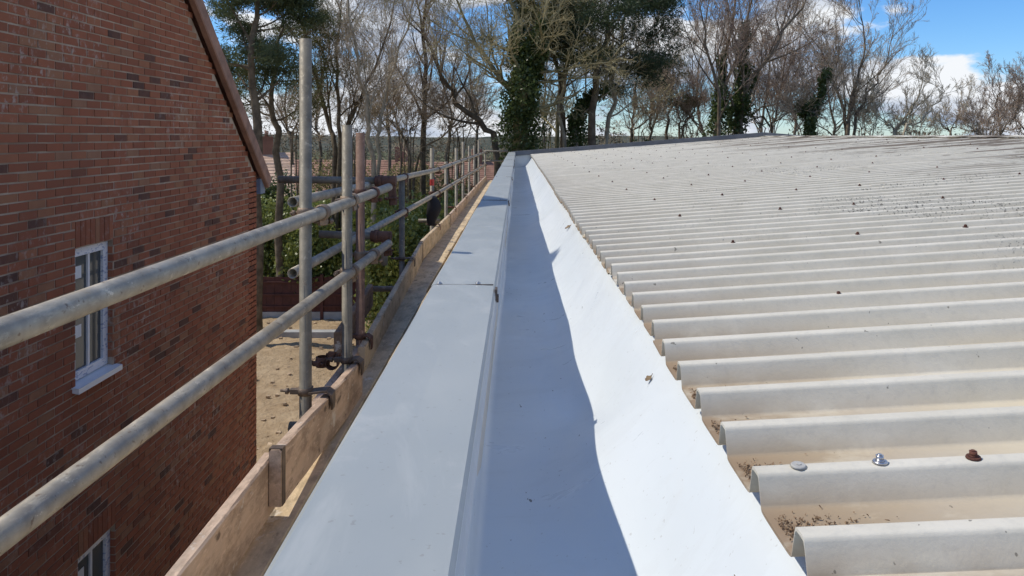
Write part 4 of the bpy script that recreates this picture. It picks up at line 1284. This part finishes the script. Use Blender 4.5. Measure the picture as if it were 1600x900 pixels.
def bare_tree(label, stems, Z, seed, r0=0.16, barkm='bark_brown', twigm='twig_brown', limbs=9, limb_len=3.4, up=0.10, ang=0.75,
              l2=7, l3=6, l4=5, t0=0.28, twig_r=0.0056, group='bare trees behind the roof', ivy=None, buds=None, dy=0.5, spread=1.0, name='bare_tree'):
    """stems: list of pixel polylines from the base up, at depth Z; the base is carried down to the ground"""
    r = np.random.default_rng(seed)
    base = px(stems[0][0][0], stems[0][0][1], Z); root = Vector((base.x, Z, GZ))
    T = thing(name, label, 'tree', root, group)
    tr = Acc(); cr = Acc(); ivp = []; bud_p = []
    for si, st in enumerate(stems):
        y0 = Z + (r.uniform(-dy, dy) if si else 0)
        pp = [px(u, v, y0 + dyk) for (u, v), dyk in zip(st, np.cumsum(r.normal(0, 0.25, len(st))))]
        first = Vector((pp[0].x * 0.9 + root.x * 0.1, pp[0].y, GZ - 0.1)) if si == 0 else Vector((root.x * 0.6 + pp[0].x * 0.4, (root.y + pp[0].y) / 2, GZ - 0.1))
        pp = [first] + pp if pp[0].z > GZ + 0.5 else pp
        S0 = 14
        P0 = polyline(pp, S0, r, 0.05)[None]
        ln0 = np.array([np.linalg.norm(np.diff(P0[0], axis=0), axis=1).sum()])
        rs = 0.82 * r0 * (1.0 if si == 0 else r.uniform(0.65, 0.9))
        rad0 = (rs * (1 - 0.80 * np.linspace(0, 1, S0 + 1) ** 1.1))[None]
        tubes(tr, P0, rad0, 9)
        d0 = np.empty_like(P0); d0[:, :-1] = np.diff(P0, axis=1); d0[:, -1] = d0[:, -2]; d0 = norm(d0)
        if ivy and (ivy.get('stems') is None or si in ivy['stems']):
            ivp.append((P0[0], rad0[0]))
        P, D, Ln, Rr = kids(r, P0, d0, rad0, np.array([limb_len]), limbs, t0, 0.98, ang, 1.0, 0.55, 0.45)
        # the tip carries on as a bunch of limbs
        P = np.concatenate([P, np.repeat(P0[:, -1], 3, 0)]); D = np.concatenate([D, norm(np.repeat(d0[:, -1], 3, 0) + r.normal(0, 0.35, (3, 3)))])
        Ln = np.concatenate([Ln, np.full(3, limb_len * 0.8)]); Rr = np.concatenate([Rr, np.full(3, rad0[0, -1] * 0.8)])
        p1, d1 = grow(r, P, D, Ln, 7, 0.13, (0, 0, up)); ra1 = Rr[:, None] * (1 - 0.8 * np.linspace(0, 1, 8))[None]; ra1 = np.maximum(ra1, twig_r)
        tubes(tr, p1, ra1, 6)
        P, D, Ln, Rr = kids(r, p1, d1, ra1, Ln, l2, 0.2, 0.98, ang * 0.8 * spread, 0.52, 0.55, 0.4)
        p2, d2 = grow(r, P, D, Ln, 6, 0.16, (0, 0, up * 0.8)); ra2 = np.maximum(Rr[:, None] * (1 - 0.75 * np.linspace(0, 1, 7))[None], twig_r)
        tubes(cr, p2, ra2, 4)
        P, D, Ln, Rr = kids(r, p2, d2, ra2, Ln, l3, 0.15, 0.98, ang * 0.75 * spread, 0.55, 0.6, 0.35)
        p3, d3 = grow(r, P, D, Ln, 4, 0.18, (0, 0, up * 0.6)); ra3 = np.maximum(Rr[:, None] * (1 - 0.6 * np.linspace(0, 1, 5))[None], twig_r * 0.8)
        tubes(cr, p3, ra3, 3)
        if l4:
            P, D, Ln, Rr = kids(r, p3, d3, ra3, Ln, l4, 0.2, 1.0, ang * 0.75 * spread, 0.55, 0.7, 0.3)
            p4, d4 = grow(r, P, D, Ln, 3, 0.2, (0, 0, up * 0.5)); ra4 = np.maximum(Rr[:, None] * (1 - 0.5 * np.linspace(0, 1, 4))[None], twig_r * 0.65)
            tubes(cr, p4, ra4, 3)
            if buds: bud_p.append(p4[:, 1:].reshape(-1, 3))
    part('trunk', tr.mesh('trunk'), M[barkm], T)
    part('crown', cr.mesh('crown', False), M[twigm], T)
    if ivp:
        ia = Acc()
        for P0, rd in ivp:
            n = int(ivy['n']); z0, z1 = ivy['z']
            t = r.uniform(0, 1, n * 4); g = t * (len(P0) - 1); i = np.minimum(g.astype(int), len(P0) - 2); f_ = (g - i)[:, None]
            c = P0[i] * (1 - f_) + P0[i + 1] * f_; rr_ = rd[i]
            k = (c[:, 2] > z0) & (c[:, 2] < z1)
            c = c[k][:n]; rr_ = rr_[k][:n]
            hh = (c[:, 2] - z0) / (z1 - z0)
            lump = 0.55 + 0.55 * np.sin(c[:, 2] * 3.1 + seed) * np.sin(c[:, 2] * 1.7 + 2 * seed)
            w = ivy['w'] * (1.15 - 0.75 * hh) * (0.5 + lump)
            th = r.uniform(0, 2 * np.pi, len(c)); q = rr_ + w * r.uniform(0.15, 1, len(c)) ** 0.8 * (0.8 + 0.35 * np.sin(3 * th + c[:, 2] * 4))
            c = c + np.stack([np.cos(th) * q, np.sin(th) * q, r.normal(0, 0.12, len(c))], 1)
            leaves(ia, r, c, ivy.get('s', 0.10), 0.3)
        part('ivy', ia.mesh('ivy', False), M['ivy'], T)
    if bud_p:
        b = np.concatenate(bud_p); b = b[r.random(len(b)) < buds['p']]
        ba = Acc(); leaves(ba, r, b, buds['s'], 0, 0.5); part('buds', ba.mesh('buds', False), M[buds['m']], T)
    return T

def pine_tree(label, stem, Z, seed, r0, limbs, limb_len, t0, mat, clump=0.45, per=70, group='pines behind the roof', needle=0.16, droop=0.0, barkm='bark_dark', l2=5):
    r = np.random.default_rng(seed)
    base = px(stem[0][0], stem[0][1], Z); root = Vector((base.x, Z, GZ))
    T = thing('pine_tree', label, 'tree', root, group)
    tr = Acc(); cr = Acc(); fo = Acc()
    pp = [Vector((root.x, Z, GZ - 0.1))] + [px(u, v, Z) for u, v in stem]
    P0 = polyline(pp, 14, r, 0.05)[None]; rad0 = (r0 * (1 - 0.8 * np.linspace(0, 1, 15)))[None]
    d0 = np.empty_like(P0); d0[:, :-1] = np.diff(P0, axis=1); d0[:, -1] = d0[:, -2]; d0 = norm(d0)
    tubes(tr, P0, rad0, 9)
    P, D, Ln, Rr = kids(r, P0, d0, rad0, np.array([limb_len]), limbs, t0, 1.0, 1.25, 1.0, 0.45, 0.35)
    p1, d1 = grow(r, P, D, Ln, 6, 0.16, (0, 0, 0.05 - droop)); ra1 = np.maximum(0.01, Rr[:, None] * (1 - 0.8 * np.linspace(0, 1, 7))[None]); tubes(tr, p1, ra1, 6)
    P, D, Ln, Rr = kids(r, p1, d1, ra1, Ln, l2, 0.35, 1.0, 0.8, 0.45, 0.6, 0.3)
    p2, d2 = grow(r, P, D, Ln, 4, 0.2, (0, 0, 0.10 - droop)); ra2 = np.maximum(0.006, Rr[:, None] * (1 - 0.7 * np.linspace(0, 1, 5))[None]); tubes(cr, p2, ra2, 4)
    tips = np.concatenate([p2[:, 2:].reshape(-1, 3), p1[:, -2:].reshape(-1, 3)])
    n = len(tips); c = np.repeat(tips, per, 0) + r.normal(0, 1, (n * per, 3)) * np.array([clump, clump, clump * 0.42]) * r.uniform(0.6, 1.1, (n, 1)).repeat(per, 0)
    leaves(fo, r, c, needle, 0, 0.16)
    part('trunk', tr.mesh('trunk'), M[barkm], T); part('limbs', cr.mesh('limbs'), M[barkm], T)
    part('crown', fo.mesh('crown', False), M[mat], T)
    return T

def shrub(label, u, v, Z, w, h, seed, mat='laurel', n=5200, s=0.11, d=None, group='evergreen shrubs behind the fence', zb=None, name='evergreen_shrub'):
    """u, v: pixel of the top middle; the shrub stands on the ground below it"""
    r = np.random.default_rng(seed)
    top = px(u, v, Z); root = Vector((top.x, Z, GZ)); H = top.z - GZ if h is None else h
    T = thing(name, label, 'shrub', root, group)
    d = d or w * 0.7
    nl = 26
    lob = r.normal(0, 1, (nl, 3)); lob = norm(lob) * r.uniform(0.25, 0.8, (nl, 1)); lob[:, 2] = np.abs(lob[:, 2]) if h else lob[:, 2]
    ctr = np.array([root.x, Z, GZ + H * 0.52]); half = np.array([w * 0.6, d * 0.6, H * 0.60])
    cs = []; ls = r.uniform(0.26, 0.44, nl)
    for i in range(nl):
        q = norm(r.normal(0, 1, (n // nl, 3))) * (r.uniform(0.35, 1, (n // nl, 1)) ** 0.5) * ls[i]
        cs.append((lob[i] * 0.85 + q) * half + ctr)
    c = np.concatenate(cs) + r.normal(0, 0.05, (len(cs) * (n // nl), 3))
    c = c[c[:, 2] > GZ + 0.05]
    fo = Acc(); leaves(fo, r, c, s, 0.2)
    st = Acc(); m = 12
    P = np.repeat(np.array([[root.x, Z, GZ - 0.05]]), m, 0) + r.normal(0, 0.12, (m, 3)) * np.array([1, 1, 0])
    tgt = lob[:m] * half * 0.8 + ctr; D = tgt - P; Ln = np.linalg.norm(D, axis=1)
    p, dd = grow(r, P, D, Ln, 6, 0.10, (0, 0, 0.02)); tubes(st, p, np.linspace(0.035, 0.008, 7)[None].repeat(m, 0), 5)
    part('stems', st.mesh('stems'), M['bark_brown'], T); part('foliage', fo.mesh('foliage', False), M[mat], T)
    return T

# row behind, from the house to the right
pine_tree('dark pine rising right behind the brick gable', [(402, 260), (398, 130), (400, 10), (402, -70)], 21, 11, 0.17, 24, 1.7, 0.42, 'pine', 0.26, 90, needle=0.15, droop=0.02)
pine_tree('loose olive pine with low sparse boughs beside the brick gable', [(436, 255), (425, 170), (432, 90), (440, 30)], 24, 12, 0.14, 18, 2.3, 0.40, 'pine_olive', 0.28, 60, droop=0.03, needle=0.16)
bare_tree('bare tree of several dark stems fanning up behind the tallest post', [[(520, 250), (512, 190), (490, 110), (470, 20), (455, -60)], [(530, 240), (530, 160), (525, 60), (540, -40)], [(540, 240), (548, 180), (590, 90), (625, -20)]],
          26, 21, 0.13, 'bark_dark', 'twig_brown', 9, 3.0, 0.12, 0.6)
bare_tree('pale barked bare tree with twin trunks behind the rusty post', [[(580, 255), (575, 190), (560, 110), (545, 20), (540, -60)], [(586, 255), (592, 195), (612, 120), (640, 40), (655, -40)]],
          24, 22, 0.11, 'bark_pale', 'twig_pale', 9, 2.6, 0.12, 0.6)
bare_tree('slim dark bare tree between the far house roofs and the guard rails', [[(662, 240), (664, 170), (660, 80), (668, 0), (670, -80)]], 27, 23, 0.15, 'bark_dark', 'twig_brown', 14, 3.2, 0.12, 0.7)
bare_tree('bare tree leaning hard over the far end of the scaffold', [[(775, 235), (752, 195), (715, 160), (690, 120), (665, 60), (650, 0)]], 25, 24, 0.16, 'bark_dark', 'twig_brown', 10, 2.8, 0.14, 0.8)
bare_tree('low tangled bare thicket tree beside the lean scaffold end', [[(640, 260), (630, 210), (600, 150), (590, 90)], [(648, 255), (690, 215), (735, 170), (760, 110)]], 30, 25, 0.09, 'bark_brown', 'twig_pale', 9, 2.6, 0.08, 0.8)
bare_tree('big ivy covered tree with olive twigs over the far gutter end', [[(812, 235), (815, 160), (818, 90), (800, 20), (790, -60)], [(816, 170), (835, 100), (850, 30), (862, -50)], [(806, 190), (780, 120), (740, 60), (712, -10)]],
          24, 26, 0.24, 'bark_olive', 'twig_olive', 12, 3.0, 0.05, 0.9, 7, 6, 5, ivy={'z': (-3.5, 3.4), 'n': 9000, 'w': 0.62, 's': 0.11, 'stems': [0, 1]})
bare_tree('bare tree whose olive grey twigs droop before the dark pine', [[(870, 232), (880, 140), (886, 60), (884, -20)]], 26, 27, 0.12, 'bark_olive', 'twig_olive', 15, 2.8, -0.02, 1.0, 6, 6, 5)
pine_tree('broad black green pine behind the pale trunks', [(925, 230), (930, 120), (950, 40), (955, -60)], 24.3, 13, 0.17, 26, 2.5, 0.52, 'conifer_dark', 0.30, 110, needle=0.16)
pine_tree('shorter olive green pine behind the ivy covered tree', [(880, 230), (876, 140), (866, 60), (860, 10)], 24.8, 14, 0.13, 20, 2.0, 0.50, 'pine_olive', 0.28, 90, needle=0.16)
bare_tree('pale curving trunk with ivy at its foot, behind the gutter end', [[(896, 228), (905, 180), (945, 130), (958, 60), (968, -20)], [(880, 225), (872, 170), (888, 100), (892, 20), (905, -50)]], 25, 28, 0.12, 'bark_pale', 'twig_olive', 9, 2.6, 0.06, 0.8,
          ivy={'z': (-3.5, 1.6), 'n': 4200, 'w': 0.50, 's': 0.11, 'stems': [0]})
bare_tree('pale slender trunk without ivy standing beside the dark pine', [[(946, 226), (962, 160), (958, 110), (972, 50), (990, -30)]], 25.5, 29, 0.115, 'bark_pale', 'twig_olive', 12, 2.8, 0.05, 0.85)
bare_tree('short dark bare tree low over the roof verge', [[(985, 225), (990, 190), (992, 150), (1000, 100)]], 31, 30, 0.10, 'bark_dark', 'twig_brown', 10, 2.4, 0.08, 0.8)
pine_tree('small sparse pine low over the roof verge', [(1040, 222), (1046, 180), (1050, 140), (1052, 105)], 33, 15, 0.09, 14, 1.6, 0.55, 'pine_olive', 0.26, 40, needle=0.17)
bare_tree('wispy bare tree low between the small pine and the ivy columns', [[(1060, 222), (1062, 180), (1040, 120), (1030, 60)], [(1064, 220), (1085, 170), (1080, 110)]], 32, 31, 0.08, 'bark_brown', 'twig_brown', 9, 2.6, 0.09, 0.75)
bare_tree('tall reddish tree with dark buds, its nearer trunk a slim ivy column', [[(1118, 222), (1126, 150), (1132, 85), (1150, 0), (1160, -70)], [(1122, 160), (1105, 80), (1095, 0)]], 27, 32, 0.13, 'bark_brown', 'twig_red', 11, 3.2, 0.13, 0.7,
          ivy={'z': (-3.0, 3.0), 'n': 3800, 'w': 0.34, 's': 0.11, 'stems': [0]}, buds={'p': 0.08, 's': 0.07, 'm': 'bud_red'})
bare_tree('reddish tree with the broadest ivy column, beside the slim one', [[(1152, 220), (1156, 150), (1164, 60), (1180, -30)], [(1158, 170), (1195, 100), (1230, 40), (1275, -20)]], 28, 33, 0.16, 'bark_brown', 'twig_red', 13, 3.4, 0.10, 0.75,
          6, 6, 5, ivy={'z': (-3.0, 4.2), 'n': 6500, 'w': 0.46, 's': 0.12, 'stems': [0]}, buds={'p': 0.08, 's': 0.07, 'm': 'bud_red'})
bare_tree('dark low bare tree reaching sideways right of the ivy columns', [[(1205, 220), (1212, 185), (1222, 130), (1230, 70)], [(1206, 215), (1180, 180), (1240, 150), (1270, 120)]], 31, 34, 0.10, 'bark_dark', 'twig_red', 11, 2.8, 0.08, 0.8)
bare_tree('short stump like tree wrapped in dark ivy below the bare fan', [[(1266, 222), (1270, 190), (1282, 150), (1290, 112)], [(1266, 200), (1256, 175), (1250, 168)]], 27, 35, 0.12, 'bark_dark', 'twig_brown', 7, 1.7, 0.1, 0.7,
          5, 5, 4, t0=0.6, ivy={'z': (-2.5, 2.3), 'n': 3400, 'w': 0.32, 's': 0.11})
bare_tree('large bare tree fanning out like a broom against the blue sky', [[(1325, 222), (1328, 170), (1345, 100), (1350, 40)], [(1322, 222), (1315, 160), (1290, 100), (1270, 60)], [(1330, 215), (1350, 160), (1378, 110), (1395, 60)]],
          30, 36, 0.12, 'bark_brown', 'twig_brown', 10, 2.6, 0.13, 0.55, 6, 6, 4)
bare_tree('bare tree leaning outwards right of the broom shaped one', [[(1400, 222), (1415, 190), (1430, 160), (1440, 130)], [(1405, 222), (1440, 190), (1465, 160), (1476, 138)], [(1398, 222), (1385, 195), (1370, 170)]],
          29, 37, 0.085, 'bark_pale', 'twig_pale', 8, 1.5, 0.10, 0.6, 5, 5, 4)
bare_tree('small wispy bare tree on the open skyline', [[(1486, 222), (1492, 200), (1500, 175), (1506, 160)], [(1484, 222), (1474, 200), (1466, 185)]], 33, 38, 0.06, 'bark_brown', 'twig_pale', 8, 1.3, 0.10, 0.6, 5, 5, 3)
bare_tree('bushy reddish bare tree at the far end of the skyline', [[(1560, 222), (1562, 190), (1556, 160), (1562, 138)], [(1564, 222), (1582, 190), (1596, 155)]], 32, 39, 0.08, 'bark_brown', 'twig_red', 10, 1.6, 0.10, 0.6, 6, 6, 4)
bare_tree('dense bare tree cut by the edge, last on the skyline', [[(1605, 222), (1608, 190), (1605, 150)], [(1602, 222), (1590, 200), (1585, 180)]], 34, 40, 0.08, 'bark_brown', 'twig_red', 10, 1.9, 0.08, 0.6, 6, 6, 4)
bare_tree('low scrubby bare tree between the wispy one and the skyline end', [[(1528, 222), (1530, 205), (1536, 190)], [(1530, 222), (1520, 205), (1514, 196)]], 36, 41, 0.06, 'bark_brown', 'twig_brown', 9, 1.5, 0.06, 0.7, 5, 6, 4)
# thickets of thin stems low behind the roof and the scaffold
def thicket(label, u, vtop, Z, width, seed, barkm, twigm, n=6, buds=None, ln=1.3):
    r_ = random.Random(seed); st = []
    for i in range(n):
        a = (i + 0.5) / n - 0.5
        st.append([(u + a * width * 0.35, 226), (u + a * width * 0.6 + r_.uniform(-6, 6), (226 * 0.55 + vtop * 0.45)), (u + a * width + r_.uniform(-8, 8), vtop + r_.uniform(-14, 22))])
    bare_tree(label, st, Z, seed, 0.042, barkm, twigm, 8, ln, 0.09, 0.55, 5, 5, 4, t0=0.38, twig_r=0.0045, group='thickets of thin bare stems', name='bare_thicket', dy=1.2, buds=buds)
thicket('thicket of pale thin stems behind the tallest post', 470, 165, 28, 80, 101, 'bark_brown', 'twig_brown')
thicket('thicket of thin stems behind the short grey post', 560, 175, 29, 80, 102, 'bark_brown', 'twig_pale')
thicket('thicket behind the far guard rails, left of the leaning tree', 635, 170, 27, 80, 103, 'bark_brown', 'twig_brown')
thicket('tangled thicket under the leaning tree', 715, 160, 28, 90, 104, 'bark_dark', 'twig_brown')
thicket('olive thicket beneath the ivy covered giant', 850, 165, 29, 80, 105, 'bark_olive', 'twig_olive')
thicket('thicket low behind the verge between pale trunks and small pine', 1000, 165, 30, 90, 106, 'bark_brown', 'twig_brown')
thicket('thicket filling the gap before the slim ivy column', 1080, 150, 31, 80, 107, 'bark_brown', 'twig_red')
thicket('reddish thicket right beside the broad ivy column', 1200, 110, 30, 90, 108, 'bark_brown', 'twig_red', 7, {'p': 0.06, 's': 0.06, 'm': 'bud_red'}, 1.7)
thicket('reddish thicket around the ivy wrapped stump', 1262, 110, 32, 90, 109, 'bark_brown', 'twig_red', 7, {'p': 0.05, 's': 0.06, 'm': 'bud_red'}, 1.7)
thicket('thicket at the foot of the broom shaped tree', 1350, 165, 31, 80, 110, 'bark_brown', 'twig_brown', 6)
thicket('low thicket under the outward leaning tree', 1435, 185, 32, 80, 111, 'bark_brown', 'twig_pale', 6, None, 0.9)
thicket('low pinkish thicket before the skyline end', 1540, 178, 31, 80, 112, 'bark_brown', 'twig_red', 6, None, 0.9)
# a second, farther row that closes the gaps
far = [(455, 200, 40, 'thin bare tree far behind the sparse pine'), (500, 170, 44, 'thin bare tree far behind the tallest post'), (610, 160, 42, 'thin bare tree far behind the pale twin trunks'), (700, 150, 40, 'thin bare tree far behind the leaning one'),
       (745, 140, 44, 'thin bare tree far behind, next to the ivy covered giant'), (850, 150, 45, 'thin bare tree far behind the drooping olive one'), (1015, 160, 44, 'thin bare tree far behind the small sparse pine'), (1100, 150, 42, 'thin bare tree far behind the slim ivy column'),
       (1190, 150, 42, 'thin bare tree far behind the broad ivy column'), (1240, 160, 44, 'thin bare tree far behind the ivy stump'), (1300, 165, 46, 'thin bare tree far behind the broom shaped one')]
for i, (u, v, Z, lb) in enumerate(far):
    bare_tree(lb, [[(u, 225), (u + random.uniform(-8, 8), (v + 225) / 2), (u + random.uniform(-15, 15), v - 40), (u + random.uniform(-20, 20), v - 110)]], Z, 60 + i, 0.13,
              random.choice(['bark_dark', 'bark_brown']), random.choice(['twig_brown', 'twig_pale', 'twig_red']), 13, 3.8, 0.10, 0.75, 6, 5, 3, group='thin bare trees far behind', twig_r=0.0075)
# evergreen shrubs behind the fence and beside the scaffold
sh = [(425, 300, 25.5, 3.4, 'bushy evergreen next to the brick corner, above the fence', 'laurel'), (505, 296, 26.5, 3.6, 'evergreen shrub behind the tallest scaffold post', 'laurel'),
      (600, 298, 25.0, 3.4, 'evergreen shrub framed by the two short transverse tubes', 'laurel'), (650, 296, 22.0, 3.0, 'evergreen shrub behind the dark shaded scaffold post', 'laurel'),
      (715, 300, 25.0, 3.0, 'evergreen shrub behind the far guard rails', 'laurel'), (560, 300, 29.0, 4.2, 'farthest tall evergreen shrub behind the rusty post', 'laurel'),
      (455, 288, 31.0, 4.0, 'tall evergreen shrub below the sparse pine', 'laurel'), (765, 262, 26.0, 2.6, 'dark evergreen at the far end of the scaffold', 'ivy'),
      (690, 262, 30.0, 4.0, 'yellowish scrub under the red roofed house', 'dry_scrub'), (420, 262, 29.5, 2.4, 'dark holly bush tucked against the brick corner', 'ivy'),
      (480, 345, 24.6, 2.6, 'small evergreen right above the fence behind the tallest post', 'laurel'), (555, 360, 24.6, 2.6, 'small evergreen right above the fence behind the rusty post', 'laurel'),
      (620, 345, 20.5, 2.4, 'evergreen nearest the scaffold, seen between the short rails', 'laurel'), (700, 330, 20.0, 2.0, 'evergreen pressed against the far toe boards', 'laurel'),
      (735, 285, 23.0, 2.2, 'evergreen behind the last scaffold posts', 'laurel'), (630, 250, 34.0, 4.6, 'yellowish scrub behind the dark shaded post', 'dry_scrub'), (525, 248, 36.0, 5.0, 'yellowish scrub behind the two short posts', 'dry_scrub'),
      (835, 205, 26.5, 2.6, 'rounded ivy thicket at the foot of the ivy giant', 'ivy'), (905, 205, 26.5, 2.0, 'ivy mound behind the verge by the pale trunks', 'ivy'), (1000, 212, 28, 1.6, 'little evergreen peeping over the verge', 'ivy')]
for i, (u, v, Z, w, lb, mt) in enumerate(sh):
    shrub(lb, u, v, Z, w, None, 80 + i, mt, 9500, 0.13)
